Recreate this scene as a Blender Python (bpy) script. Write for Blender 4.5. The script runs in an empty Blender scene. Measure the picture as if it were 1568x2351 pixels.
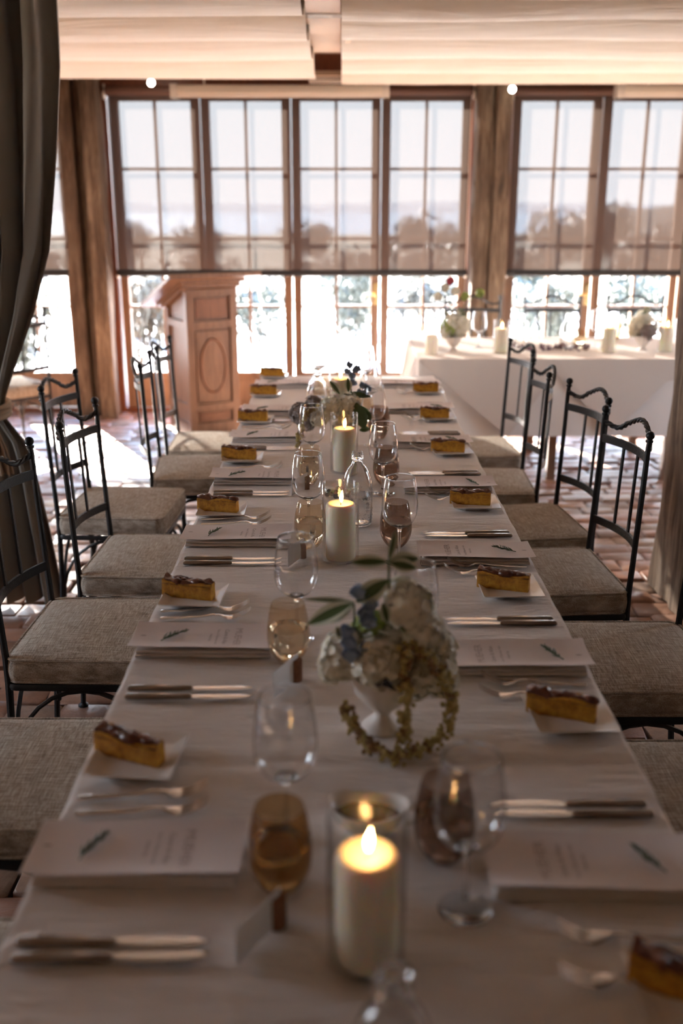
import bpy, bmesh, math, random
from mathutils import Vector, Matrix, noise
random.seed(7)
R = math.radians
PI = math.pi
SC = bpy.context.scene
COL = SC.collection

# ------------------------------------------------------------------ camera
FPX, PITCH, CAMZ = 2286.0, R(17.33), 1.625
cam_d = bpy.data.cameras.new('camera'); cam = bpy.data.objects.new('camera', cam_d); COL.objects.link(cam)
cam.location = (0, 0, CAMZ); cam.rotation_euler = (PI/2 - PITCH, 0, 0)
cam_d.sensor_fit = 'VERTICAL'; cam_d.sensor_height = 36.0; cam_d.lens = 36.0*FPX/2351
cam_d.clip_start = 0.02; cam_d.clip_end = 9000
cam_d.dof.use_dof = True; cam_d.dof.focus_distance = 2.72; cam_d.dof.aperture_fstop = 2.0
cam_d.dof.aperture_blades = 0
SC.camera = cam

# ------------------------------------------------------------------ world, sun, exposure
W = bpy.data.worlds.new('world'); SC.world = W; W.use_nodes = True
wn = W.node_tree; wn.nodes.clear()
tc = wn.nodes.new('ShaderNodeTexCoord'); sx = wn.nodes.new('ShaderNodeSeparateXYZ')
rp = wn.nodes.new('ShaderNodeValToRGB'); bg = wn.nodes.new('ShaderNodeBackground'); wo = wn.nodes.new('ShaderNodeOutputWorld')
wn.links.new(tc.outputs['Generated'], sx.inputs[0]); wn.links.new(sx.outputs['Z'], rp.inputs[0])
wn.links.new(rp.outputs[0], bg.inputs[0]); wn.links.new(bg.outputs[0], wo.inputs[0])
e = rp.color_ramp.elements
e[0].position = 0.0; e[0].color = (0.86, 0.92, 1.0, 1)
e[1].position = 1.0; e[1].color = (0.22, 0.40, 0.80, 1)
k = e.new(0.12); k.color = (0.84, 0.92, 1.0, 1)
k = e.new(0.35); k.color = (0.50, 0.68, 0.95, 1)
bg.inputs[1].default_value = 2.0
W.cycles.sampling_method = 'AUTOMATIC'

SUNDIR = Vector((0.995, -1.85, -1.0)).normalized()
sl = bpy.data.lights.new('sun', 'SUN'); so = bpy.data.objects.new('sun', sl); COL.objects.link(so)
sl.energy = 17.0; sl.angle = R(0.7); sl.color = (1.0, 0.93, 0.84)
so.rotation_euler = SUNDIR.to_track_quat('-Z', 'Y').to_euler()
so.location = (-6, 18, 12)

def portal(x0, x1, z0, z1, y):
    l = bpy.data.lights.new('window_portal', 'AREA'); o = bpy.data.objects.new('window_portal', l); COL.objects.link(o)
    l.shape = 'RECTANGLE'; l.size = x1-x0; l.size_y = z1-z0; l.cycles.is_portal = True
    o.location = ((x0+x1)/2, y, (z0+z1)/2); o.rotation_euler = (-PI/2, 0, 0)
for px_, rz_, py_, wy_ in ((-4.75, -PI/2, 2.9, 1.2), (4.75, PI/2, 4.8, .8)):  # sky portals for the two added side-wall windows
    l = bpy.data.lights.new('window_portal', 'AREA'); o = bpy.data.objects.new('window_portal', l); COL.objects.link(o)
    l.shape = 'RECTANGLE'; l.size = wy_; l.size_y = 1.9; l.cycles.is_portal = True
    o.location = (px_, py_, 1.35); o.rotation_euler = (-PI/2, 0, rz_ + PI)
portal(-4.2, -2.1, 0.1, 2.4, 8.12); portal(-1.72, 0.97, 0.1, 2.4, 8.12); portal(1.3, 4.2, 0.1, 2.4, 8.12)

vs = SC.view_settings
SC.display_settings.display_device = 'sRGB'
vs.view_transform = 'Standard'; vs.look = 'None'; vs.gamma = 1.0; vs.use_curve_mapping = False
vs.exposure = 3.9
cy = SC.cycles
cy.max_bounces = 12; cy.diffuse_bounces = 5; cy.glossy_bounces = 5; cy.transmission_bounces = 12
cy.transparent_max_bounces = 16; cy.caustics_reflective = False; cy.caustics_refractive = True
cy.sample_clamp_indirect = 6.0; cy.blur_glossy = 1.0
cy.use_adaptive_sampling = True; cy.adaptive_threshold = 0.02
try:
    cy.use_denoising = True; cy.denoiser = 'OPENIMAGEDENOISE'
except Exception: pass

# ------------------------------------------------------------------ pixel helper (layout survey of the photograph)
_F = Vector((0, math.cos(PITCH), -math.sin(PITCH))); _U = Vector((0, math.sin(PITCH), math.cos(PITCH)))
def at(u, v, z):
    d = _F*FPX + Vector((1, 0, 0))*(u-784) - _U*(v-1175.5)
    t = (z-CAMZ)/d.z
    return Vector((d.x*t, d.y*t, z))
def atY(u, v, y):
    d = _F*FPX + Vector((1, 0, 0))*(u-784) - _U*(v-1175.5)
    t = y/d.y
    return Vector((d.x*t, y, CAMZ+d.z*t))

# ------------------------------------------------------------------ mesh builder
class MB:
    def __init__(s): s.v = []; s.f = []; s.m = []; s.cur = 0; s.attr = []
    def add(s, vs, fs):
        n = len(s.v); s.v += [tuple(p) for p in vs]
        for f in fs: s.f.append(tuple(i+n for i in f)); s.m.append(s.cur)
        return s
    def box(s, c, size, rot=None, taper=1.0):
        hx, hy, hz = size[0]/2, size[1]/2, size[2]/2
        P = []
        for z in (-1, 1):
            k = taper if z > 0 else 1
            for x, y in ((-1,-1), (1,-1), (1,1), (-1,1)):
                p = Vector((x*hx*k, y*hy*k, z*hz))
                if rot is not None: p = rot @ p
                P.append(p+Vector(c))
        return s.add(P, [(3,2,1,0), (4,5,6,7), (0,1,5,4), (1,2,6,5), (2,3,7,6), (3,0,4,7)])
    def cbox(s, lo, hi, ch):
        # box with chamfered vertical and top edges
        (x0,y0,z0), (x1,y1,z1) = lo, hi
        def ring(i, z): return [(x0+i+ch,y0+i,z),(x1-i-ch,y0+i,z),(x1-i,y0+i+ch,z),(x1-i,y1-i-ch,z),(x1-i-ch,y1-i,z),(x0+i+ch,y1-i,z),(x0+i,y1-i-ch,z),(x0+i,y0+i+ch,z)]
        return s.rings([ring(ch,z0), ring(0,z0+ch), ring(0,z1-ch), ring(ch,z1)], True, True)
    def rings(s, rs, cap0=False, cap1=False, closed=True):
        n = len(rs[0]); P = [p for r in rs for p in r]; F = []
        for i in range(len(rs)-1):
            for j in range(n if closed else n-1):
                a = i*n+j; b = i*n+(j+1) % n
                F.append((a, b, b+n, a+n))
        if cap0: F.append(tuple(range(n-1, -1, -1)))
        if cap1: F.append(tuple((len(rs)-1)*n+j for j in range(n)))
        return s.add(P, F)
    def lathe(s, prof, n=24, c=(0,0,0), ripple=None, cap0=False, cap1=False):
        rs = []
        for k, (r, z) in enumerate(prof):
            ring = []
            for j in range(n):
                a = 2*PI*j/n; rr = r
                if ripple and r > 1e-4: rr = r*(1+ripple(a, k))
                ring.append((c[0]+rr*math.cos(a), c[1]+rr*math.sin(a), c[2]+z))
            rs.append(ring)
        return s.rings(rs, cap0, cap1)
    def tube(s, pts, r, n=8, caps=True, flat=None):
        pts = [Vector(p) for p in pts]; N = len(pts); rs = []
        up = Vector((0,0,1)); prev = None
        for i, p in enumerate(pts):
            t = (pts[min(i+1,N-1)]-pts[max(i-1,0)]).normalized()
            if prev is None:
                a = t.cross(up)
                if a.length < 1e-3: a = t.cross(Vector((1,0,0)))
                a.normalize()
            else:
                a = prev - t*prev.dot(t)
                if a.length < 1e-6: a = t.cross(up)
                a.normalize()
            prev = a; b = t.cross(a)
            rr = r[i] if isinstance(r, (list, tuple)) else r
            fa, fb = flat if flat else (1, 1)
            rs.append([p + a*math.cos(2*PI*j/n)*rr*fa + b*math.sin(2*PI*j/n)*rr*fb for j in range(n)])
        return s.rings(rs, caps, caps)
    def strip(s, pts, ws, ts, side=Vector((0,1,0))):
        # solid flat bar: width along `side`, thickness along z
        rs = []
        for p, w, t in zip(pts, ws, ts):
            p = Vector(p)
            sd = side*(w/2)
            rs.append([p-sd, p-sd*0.5+Vector((0,0,t/2)), p+sd*0.5+Vector((0,0,t/2)), p+sd, p+sd*0.5-Vector((0,0,t/2)), p-sd*0.5-Vector((0,0,t/2))])
        return s.rings(rs, True, True)
    def ball(s, c, r, n=10, m=6, sc=(1,1,1)):
        prof = [(r*math.sin(PI*i/m)+1e-6, -r*math.cos(PI*i/m)) for i in range(m+1)]
        rs = [[(c[0]+q*math.cos(2*PI*j/n)*sc[0], c[1]+q*math.sin(2*PI*j/n)*sc[1], c[2]+z*sc[2]) for j in range(n)] for q, z in prof]
        return s.rings(rs)
    def grid(s, fn, nu, nv, wrap=False):
        P = [fn(i/nu, j/nv) for i in range(nu+1) for j in range(nv+1)]
        F = [(i*(nv+1)+j, (i+1)*(nv+1)+j, (i+1)*(nv+1)+j+1, i*(nv+1)+j+1) for i in range(nu) for j in range(nv)]
        return s.add(P, F)
    def mesh(s, name, mats, smooth=True, angle=None):
        me = bpy.data.meshes.new(name); me.from_pydata(s.v, [], s.f)
        if not isinstance(mats, (list, tuple)): mats = [mats]
        for m in mats: me.materials.append(m)
        if len(mats) > 1: me.polygons.foreach_set('material_index', s.m)
        if smooth:
            me.polygons.foreach_set('use_smooth', [True]*len(me.polygons))
            if angle: me.set_sharp_from_angle(angle=R(angle))
        me.update(); return me
    def build(s, name, mats, parent=None, smooth=True, angle=40, kind=None):
        o = bpy.data.objects.new(name, s.mesh(name, mats, smooth, angle)); COL.objects.link(o)
        if parent is not None: o.parent = parent
        if kind: o['kind'] = kind
        return o

def tag(o, label=None, cat=None, group=None, kind=None):
    if label: o['label'] = label
    if cat: o['category'] = cat
    if group: o['group'] = group
    if kind: o['kind'] = kind
    return o
def thing(name, label, cat, loc=(0,0,0), rz=0, group=None):
    o = bpy.data.objects.new(name, None); COL.objects.link(o); o.empty_display_size = 0.05
    o.location = loc; o.rotation_euler = (0,0,rz)
    return tag(o, label, cat, group)
KIDS = {}
def dup(root, loc, rz=0, label=None, group=None, scale=None):
    def cp(o, par):
        c = o.copy(); COL.objects.link(c)
        if par is not None: c.parent = par
        for ch in o.children: cp(ch, c)
        return c
    r = cp(root, None); r.location = loc; r.rotation_euler = (0,0,rz)
    if label: r['label'] = label
    if group: r['group'] = group
    if scale: r.scale = scale
    return r
class Proto:
    """first use moves the prototype itself, later uses copy it"""
    def __init__(s, root): s.root = root; s.used = False
    def put(s, loc, rz=0, label=None, group=None):
        if not s.used:
            s.used = True; r = s.root; r.location = loc; r.rotation_euler = (0,0,rz)
            if label: r['label'] = label
            if group: r['group'] = group
            return r
        return dup(s.root, loc, rz, label, group)
ORD = ['nearest', 'second', 'third', 'fourth', 'fifth', 'sixth', 'seventh', 'eighth', 'ninth', 'tenth']

# ------------------------------------------------------------------ materials
def mat(name, base=(.5,.5,.5), rough=.6, metal=0, **kw):
    m = bpy.data.materials.new(name); m.use_nodes = True
    p = m.node_tree.nodes['Principled BSDF']
    p.inputs['Base Color'].default_value = (*base, 1); p.inputs['Roughness'].default_value = rough
    p.inputs['Metallic'].default_value = metal
    for k_, v_ in kw.items(): p.inputs[k_.replace('_', ' ')].default_value = v_
    return m
def N(m, t, **kw):
    n = m.node_tree.nodes.new(t)
    for k_, v_ in kw.items(): setattr(n, k_, v_)
    return n
def L(m, a, b): m.node_tree.links.new(a, b)
def coords(m, scale=(1,1,1), which='Object', rot=(0,0,0)):
    t = N(m, 'ShaderNodeTexCoord'); mp = N(m, 'ShaderNodeMapping')
    mp.inputs['Scale'].default_value = scale; mp.inputs['Rotation'].default_value = rot
    L(m, t.outputs[which], mp.inputs[0]); return mp.outputs[0]
def noisetex(m, vec, scale, detail=4, rough=.55, dist=0):
    n = N(m, 'ShaderNodeTexNoise'); n.inputs['Scale'].default_value = scale; n.inputs['Detail'].default_value = detail
    n.inputs['Roughness'].default_value = rough; n.inputs['Distortion'].default_value = dist
    L(m, vec, n.inputs['Vector']); return n.outputs['Fac']
def ramp(m, fac, stops):
    r = N(m, 'ShaderNodeValToRGB'); el = r.color_ramp.elements
    while len(el) < len(stops): el.new(.5)
    for q, (p, c) in zip(el, stops): q.position = p; q.color = (*c, 1)
    L(m, fac, r.inputs[0]); return r.outputs[0]
def math_(m, op, a, b):
    n = N(m, 'ShaderNodeMath', operation=op)
    for i, x in enumerate((a, b)):
        if isinstance(x, (int, float)): n.inputs[i].default_value = x
        else: L(m, x, n.inputs[i])
    return n.outputs[0]
def setc(m, col): L(m, col, m.node_tree.nodes['Principled BSDF'].inputs['Base Color'])
def setr(m, r_): L(m, r_, m.node_tree.nodes['Principled BSDF'].inputs['Roughness'])
def bump(m, h, strength=.3, dist=.002):
    b = N(m, 'ShaderNodeBump'); b.inputs['Strength'].default_value = strength; b.inputs['Distance'].default_value = dist
    L(m, h, b.inputs['Height']); L(m, b.outputs[0], m.node_tree.nodes['Principled BSDF'].inputs['Normal'])

def wood(name, dark, light, scale=(6, 6, .6), rough=.5, bs=.35, nz=6):
    m = mat(name, rough=rough); v = coords(m, scale)
    n = noisetex(m, v, nz, 8, .65, .6)
    setc(m, ramp(m, n, [(.3, dark), (.7, light)])); bump(m, n, bs, .004); return m
M = {}
M['door'] = wood('door_wood', (.135,.070,.040), (.26,.150,.090), rough=.42, bs=.1)
M['frame'] = wood('frame_wood', (.10,.030,.015), (.20,.065,.030), rough=.4, bs=.1)
M['lectern'] = wood('lectern_wood', (.135,.074,.046), (.25,.147,.096), rough=.38, bs=.1)
M['lectern_dark'] = wood('lectern_moulding', (.13,.058,.033), (.24,.115,.065), rough=.38, bs=.1)
def post_mat(name='old_timber', g=1.0):
    m = mat(name, rough=.85)
    v = coords(m, (9, 9, .7)); n = noisetex(m, v, 4, 9, .7, .8)
    v2 = coords(m, (1.5, 1.5, .8)); n2 = noisetex(m, v2, 2.5, 4, .6)
    f = math_(m, 'ADD', math_(m, 'MULTIPLY', n, .65), math_(m, 'MULTIPLY', n2, .35))
    setc(m, ramp(m, f, [(p_, tuple(g*c_ for c_ in q_)) for p_, q_ in [(.34, (.035,.022,.015)), (.46, (.10,.064,.042)), (.57, (.20,.14,.095)), (.70, (.38,.30,.22))]]))
    bump(m, n, .8, .02); return m
M['timber'] = post_mat(); M['timber_pale'] = post_mat('weathered_timber', 1.45)
M['beam'] = mat('painted_beam', (.60,.46,.34), .7)
M['slot_dark'] = wood('slot_dark', (.10,.06,.04), (.2,.12,.08))  # dark tone standing for shade in the ceiling slot
M['plaster'] = mat('wall_plaster', (.62,.50,.40), .9)
M['roof_lining'] = mat('roof_lining', (.55,.45,.36), .9)
def fabric(name, col, fine=900, rough=.9, bs=.25, sheen=.0, trans=0):
    m = mat(name, col, rough); v = coords(m, (1,1,1)); n = noisetex(m, v, fine, 2)
    bump(m, n, bs, .0006)
    if sheen: m.node_tree.nodes['Principled BSDF'].inputs['Sheen Weight'].default_value = sheen
    return m
def tablecloth_mat():
    m = mat('tablecloth_linen', (.74,.69,.66), .82)
    n1 = noisetex(m, coords(m, (1.2, 5, 1)), 3.0, 6, .6, .9)
    n2 = noisetex(m, coords(m, (5, 26, 5)), 2.2, 5, .6, 1.2)
    f = math_(m, 'ADD', math_(m, 'MULTIPLY', n1, .6), math_(m, 'MULTIPLY', n2, .35))
    bump(m, f, .8, .022); return m
M['cloth'] = tablecloth_mat()
M['cloth_white'] = fabric('head_table_linen', (.82,.78,.74)); M['overlay'] = fabric('overlay_linen', (.70,.63,.57))  # overlay darker: weaker backlight through its double layer is put into colour
M['napkin'] = fabric('napkin_cotton', (.66,.60,.56))
M['paper'] = mat('menu_paper', (.70,.63,.62), .7)
M['card'] = mat('card_paper', (.72,.72,.74), .6)
M['ink'] = mat('menu_ink', (.22,.18,.17), .8)
M['ink_pale'] = mat('menu_ink_pale', (.38,.31,.30), .8)
def drape_mat():
    m = mat('ceiling_fabric', (.79,.755,.685), .9)
    n = noisetex(m, coords(m, (.5, 3.5, 1), rot=(0,0,.35)), 3.0, 4, .5, .8); bump(m, n, .35, .03)
    return m
M['drape'] = drape_mat()
M['curtain'] = fabric('curtain_fabric', (.20,.175,.145), 600, sheen=.3)
M['tie'] = fabric('tieback_fabric', (.33,.23,.15), 500)
def linen_mat():
    m = mat('slub_linen', rough=.95)
    a = noisetex(m, coords(m, (14, 240, 14)), 1.6, 3, .6, .2)
    b = noisetex(m, coords(m, (240, 14, 240)), 1.6, 3, .6, .2)
    f = math_(m, 'MULTIPLY', math_(m, 'ADD', a, b), .5)
    setc(m, ramp(m, f, [(.40, (.19,.145,.105)), (.50, (.34,.275,.21)), (.62, (.52,.45,.37))]))
    bump(m, f, .6, .002); return m
M['linen'] = linen_mat()
def iron_mat():
    m = mat('wrought_iron', (.012,.011,.011), .45, .4)
    n = noisetex(m, coords(m), 160, 3); bump(m, n, .35, .0015)
    setr(m, ramp(m, n, [(.3, (.32,)*3), (.7, (.55,)*3)])); return m
M['iron'] = iron_mat()
M['steel'] = mat('cutlery_steel', (.62,.57,.52), .13, 1.0)
M['handle'] = mat('knife_handle_steel', (.30,.26,.23), .25, 1.0)
M['blade'] = mat('blade_steel', (.78,.74,.70), .12, 1.0)
M['porcelain'] = mat('white_porcelain', (.74,.70,.66), .12, Coat_Weight=.5)
M['porcelain_matt'] = mat('vase_ceramic', (.72,.66,.62), .45)
M['oil'] = mat('dark_oil', (.10,.05,.012), .05)
M['cork'] = wood('cork', (.16,.07,.035), (.27,.13,.07), (30,30,30), .9)
def cake_mat():
    m = mat('cake_crumb', rough=.75, Subsurface_Weight=.15); m.node_tree.nodes['Principled BSDF'].inputs['Subsurface Radius'].default_value = (.01,.005,.002)
    n = noisetex(m, coords(m), 55, 6, .7, .4); setc(m, ramp(m, n, [(.3, (.26,.10,.008)), (.5, (.52,.24,.016)), (.75, (.70,.40,.04))]))
    bump(m, n, .8, .004); return m
M['cake'] = cake_mat()
def top_mat():
    m = mat('baked_topping', rough=.28); n = noisetex(m, coords(m), 60, 4)
    setc(m, ramp(m, n, [(.3, (.055,.014,.008)), (.6, (.14,.042,.020)), (.8, (.28,.12,.06))])); bump(m, n, .5, .004); return m
M['topping'] = top_mat()
M['leaf'] = mat('leaf_green', (.055,.10,.03), .35)
M['leaf_pale'] = mat('leaf_margin', (.55,.58,.45), .45)
M['leaf_gray'] = mat('leaf_grey', (.16,.15,.13), .6)
M['rosemary'] = mat('rosemary_green', (.07,.11,.06), .5)
M['petal'] = mat('white_petal', (.80,.76,.64), .55, Subsurface_Weight=.3)
M['petal'].node_tree.nodes['Principled BSDF'].inputs['Subsurface Radius'].default_value = (.004,.004,.003)
M['petal_green'] = mat('green_petal', (.35,.42,.10), .55)
M['petal_grey'] = mat('dusky_petal', (.30,.24,.22), .6)
M['petal_blue'] = mat('blue_petal', (.27,.36,.52), .5)
M['amaranth'] = mat('amaranth_buds', (.42,.34,.13), .8)
M['amaranth_dark'] = mat('amaranth_buds_brown', (.24,.15,.07), .8)
M['purple'] = mat('purple_sprigs', (.14,.07,.10), .7)
M['red'] = mat('red_petal', (.5,.06,.08), .5)
M['berry'] = mat('dark_berry', (.02,.012,.015), .2)
M['wick'] = mat('wick', (.02,.015,.01), .9)
def wax():
    m = mat('candle_wax', (.90,.82,.67), .45, Subsurface_Weight=.7, Subsurface_Scale=.010)
    m.node_tree.nodes['Principled BSDF'].inputs['Subsurface Radius'].default_value = (1.0,.55,.25); return m
M['wax'] = wax()
def flame():
    m = bpy.data.materials.new('flame'); m.use_nodes = True; t = m.node_tree; t.nodes.clear()
    o = t.nodes.new('ShaderNodeOutputMaterial'); e_ = t.nodes.new('ShaderNodeEmission')
    e_.inputs[0].default_value = (1.0,.52,.17,1); e_.inputs[1].default_value = 6
    t.links.new(e_.outputs[0], o.inputs[0]); return m
M['flame'] = flame()
def glass(name, col=(1,1,1), rough=0.0, ior=1.45):
    m = bpy.data.materials.new(name); m.use_nodes = True; t = m.node_tree; t.nodes.clear()
    o = t.nodes.new('ShaderNodeOutputMaterial'); g = t.nodes.new('ShaderNodeBsdfGlass')
    g.inputs['Color'].default_value = (*col,1); g.inputs['Roughness'].default_value = rough; g.inputs['IOR'].default_value = ior
    t.links.new(g.outputs[0], o.inputs[0]); return m
def thin_glass(name, tint=(1,1,1), ior=1.5):
    m = bpy.data.materials.new(name); m.use_nodes = True; t = m.node_tree; t.nodes.clear()
    o = t.nodes.new('ShaderNodeOutputMaterial'); a = t.nodes.new('ShaderNodeBsdfTransparent'); g = t.nodes.new('ShaderNodeBsdfGlossy')
    lw_ = t.nodes.new('ShaderNodeLayerWeight'); lw_.inputs[0].default_value = .5; pw = t.nodes.new('ShaderNodeMath'); pw.operation = 'POWER'; pw.inputs[1].default_value = 4.0
    f = t.nodes.new('ShaderNodeMath'); f.operation = 'MULTIPLY_ADD'; f.inputs[1].default_value = .8; f.inputs[2].default_value = ((ior-1)/(ior+1))**2
    t.links.new(lw_.outputs['Facing'], pw.inputs[0]); t.links.new(pw.outputs[0], f.inputs[0]); x = t.nodes.new('ShaderNodeMixShader')
    a.inputs[0].default_value = (*tint,1); g.inputs['Roughness'].default_value = .02
    t.links.new(f.outputs[0], x.inputs[0]); t.links.new(a.outputs[0], x.inputs[1]); t.links.new(g.outputs[0], x.inputs[2]); t.links.new(x.outputs[0], o.inputs[0]); return m
M['glass'] = glass('clear_glass', (.97,.97,.97)); M['pane'] = thin_glass('window_glass', (.97,.98,.98), 1.35)
M['hurricane'] = thin_glass('hurricane_glass', (.97,.97,.96), 1.45)
M['stem_glass'] = thin_glass('stemware_glass', (.97,.97,.97), 1.5)
M['amber'] = thin_glass('amber_glass', (.66,.47,.26)); M['smoke'] = thin_glass('smoky_glass', (.52,.40,.33)); M['pale_amber'] = thin_glass('pale_amber_glass', (.88,.78,.64))
M['water'] = glass('water', (.99,.99,.98), 0, 1.33)
def blind_mat():
    m = bpy.data.materials.new('blind_mesh'); m.use_nodes = True; t = m.node_tree; t.nodes.clear()
    o = t.nodes.new('ShaderNodeOutputMaterial'); a = t.nodes.new('ShaderNodeBsdfTransparent')
    d = t.nodes.new('ShaderNodeBsdfDiffuse'); tr = t.nodes.new('ShaderNodeBsdfTranslucent'); x = t.nodes.new('ShaderNodeMixShader'); y = t.nodes.new('ShaderNodeMixShader')
    d.inputs[0].default_value = (.22,.15,.125,1); tr.inputs[0].default_value = (.0052,.0040,.0033,1)
    y.inputs[0].default_value = .6; t.links.new(d.outputs[0], y.inputs[1]); t.links.new(tr.outputs[0], y.inputs[2])
    x.inputs[0].default_value = .973; t.links.new(a.outputs[0], x.inputs[1]); t.links.new(y.outputs[0], x.inputs[2]); t.links.new(x.outputs[0], o.inputs[0]); return m
M['blind'] = blind_mat()
M['blind_bar'] = mat('blind_bar', (.008,.007,.007), .6)
M['blind_roller'] = mat('blind_roller', (.10,.045,.03), .5)
M['white_metal'] = mat('white_metal', (.8,.74,.66), .35, .2)
M['brass'] = mat('brass', (.7,.5,.25), .25, 1)
def bulb():
    m = bpy.data.materials.new('lit_bulb'); m.use_nodes = True; t = m.node_tree; t.nodes.clear()
    o = t.nodes.new('ShaderNodeOutputMaterial'); e_ = t.nodes.new('ShaderNodeEmission'); e_.inputs[0].default_value = (1,.9,.75,1); e_.inputs[1].default_value = 4
    t.links.new(e_.outputs[0], o.inputs[0]); return m
M['bulb'] = bulb()
def brick_mat():
    m = mat('floor_brick', rough=.45)
    at_ = N(m, 'ShaderNodeObjectInfo'); vc = N(m, 'ShaderNodeAttribute', attribute_name='tone')
    r = math_(m, 'FRACT', math_(m, 'ADD', at_.outputs['Random'], vc.outputs['Fac']), 0)
    n = noisetex(m, coords(m), 14, 6, .65, .3)
    c1 = ramp(m, r, [(.0, (.26,.115,.065)), (.3, (.36,.185,.115)), (.55, (.21,.12,.085)), (.8, (.40,.255,.17)), (1, (.25,.18,.14))])
    c2 = ramp(m, n, [(.3, (.45,.42,.40)), (.7, (1.15,1.1,1.05))])
    mx = N(m, 'ShaderNodeMixRGB', blend_type='MULTIPLY'); mx.inputs[0].default_value = .8
    L(m, c1, mx.inputs[1]); L(m, c2, mx.inputs[2]); setc(m, mx.outputs[0])
    setr(m, ramp(m, n, [(.3, (.28,)*3), (.7, (.6,)*3)])); bump(m, n, .6, .01); return m
M['brick'] = brick_mat()
M['mortar'] = mat('mortar', (.13,.085,.06), .95)
M['terrace'] = mat('terrace_stone', (.55,.53,.50), .8)
def ground_mat():
    m = mat('dry_ground', rough=.95); n = noisetex(m, coords(m), .15, 6)
    setc(m, ramp(m, n, [(.35, (.06,.06,.035)), (.65, (.13,.11,.075))])); return m
M['ground'] = ground_mat()
M['sea'] = mat('sea', (.34,.41,.46), .4)  # lightened so the water's colour carries the distance haze
M['farhill_hazed'] = mat('far_hill', (.30,.33,.36), .95)  # pale grey-blue paints haze into the hill's base colour
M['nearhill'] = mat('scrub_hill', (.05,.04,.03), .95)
M['foliage'] = mat('bush_leaves', (.028,.036,.024), .5)
M['foliage2'] = mat('bush_leaves_olive', (.035,.032,.020), .5)

# ------------------------------------------------------------------ the room
YW = 8.0
def struct(name, mb, m, parent=None, **kw):
    o = mb.build(name, m, parent, **kw)
    if parent is None: o['kind'] = 'structure'
    return o
XL, XR, YB, ZC = -4.6, 4.6, -3.0, 2.80
b = MB(); b.box(((XL+XR)/2, (YB+YW+.2)/2, -.06), (XR-XL+.4, YW+.2-YB+.2, .06)); floor = struct('floor', b, M['mortar'], smooth=False)
b = MB(); b.box(((XL+XR)/2, (YB+YW+.2)/2, ZC+.05), (XR-XL+.4, YW+.4-YB, .1)); struct('ceiling', b, M['roof_lining'], smooth=False)
def side_wall(name, x, fill_wins, nwin):  # the window openings here are added to let in fill light
    b = MB(); ys = [YB-.1]
    for a, c in fill_wins: ys += [a, c]
    ys.append(YW+.1)
    for a, c in zip(ys[0::2], ys[1::2]): b.box((x, (a+c)/2, ZC/2), (.1, c-a, ZC))
    for a, c in fill_wins: b.box((x, (a+c)/2, .2), (.1, c-a, .4)); b.box((x, (a+c)/2, (2.3+ZC)/2), (.1, c-a, ZC-2.3))
    struct(name, b, M['plaster'], smooth=False)
    for q, (a, c) in enumerate(fill_wins):
        w = thing('window_%d' % (nwin+q), None, None, (x, (a+c)/2, 0)); w['kind'] = 'structure'; hw = (c-a)/2
        b = MB()
        for yy in (-hw+.025, hw-.025): b.box((0, yy, 1.35), (.07, .05, 1.9))
        for zz in (.425, 2.275): b.box((0, 0, zz), (.07, 2*hw-.1, .05))
        b.build('frame', M['door'], w, smooth=False)
        for yy in (-hw/2, 0, hw/2):
            b = MB(); b.box((0, yy, 1.35), (.03, .03, 1.8)); b.build('muntin', M['door'], w, smooth=False)
        b = MB(); b.box((0, 0, 1.35), (.028, 2*hw-.1, .03)); b.build('muntin', M['door'], w, smooth=False)
        b = MB(); b.add([(0,-hw+.05,.45),(0,hw-.05,.45),(0,hw-.05,2.25),(0,-hw+.05,2.25)], [(0,1,2,3)]); b.build('pane', M['pane'], w, smooth=False)
side_wall('wall_left', XL-.05, [(2.3, 3.5)], 1)  # unseen window, added to brighten the near end of the table
side_wall('wall_right', XR+.05, [(4.4, 5.2)], 2)  # second added window, out of view, for fill from the right
b = MB(); b.box((0, YB-.05, ZC/2), (XR-XL, .1, ZC)); struct('wall_back', b, M['plaster'], smooth=False)
# far wall: lintel above the doors, sill below, short piers behind the posts
b = MB(); b.box((0, YW+.06, (2.42+ZC)/2), (XR-XL, .14, ZC-2.42))
b.box((-1.90, YW+.09, 1.2), (.28, .1, 2.42)); b.box((1.135, YW+.09, 1.2), (.28, .1, 2.42))
b.box((-4.37, YW+.06, 1.2), (.46, .14, 2.42)); b.box((4.37, YW+.06, 1.2), (.46, .14, 2.42))
struct('wall_far', b, M['frame'], smooth=False)

# floor bricks: laid in wandering rows, edges worn
def brick_mesh(seed, w, d):
    rnd = random.Random(seed); b = MB(); hw, hd = w/2, d/2
    def ring(sx_, sy_, z, j): return [(x*hw*sx_+rnd.uniform(-j,j), y*hd*sy_+rnd.uniform(-j,j), z+rnd.uniform(-.001,.001)) for x, y in ((-.93,-1), (.93,-1), (1,-.88), (1,.88), (.93,1), (-.93,1), (-1,.88), (-1,-.88))]
    b.rings([ring(1,1,-.03,.005), ring(1.02,1.02,-.007,.005), ring(.95,.92,0,.004)], False, True)
    return b
NB = 14
bmeshes = []
for i in range(NB):
    w_ = (.20, .225, .19, .235, .17, .21)[i % 6]; d_ = (.115, .12, .105, .125)[i % 4]
    b = brick_mesh(i, w_, d_); me = b.mesh('brick', M['brick'], True, 50)
    bmeshes.append((b, w_, d_, me))
cand = []; y = 1.5; row = 0
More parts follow.
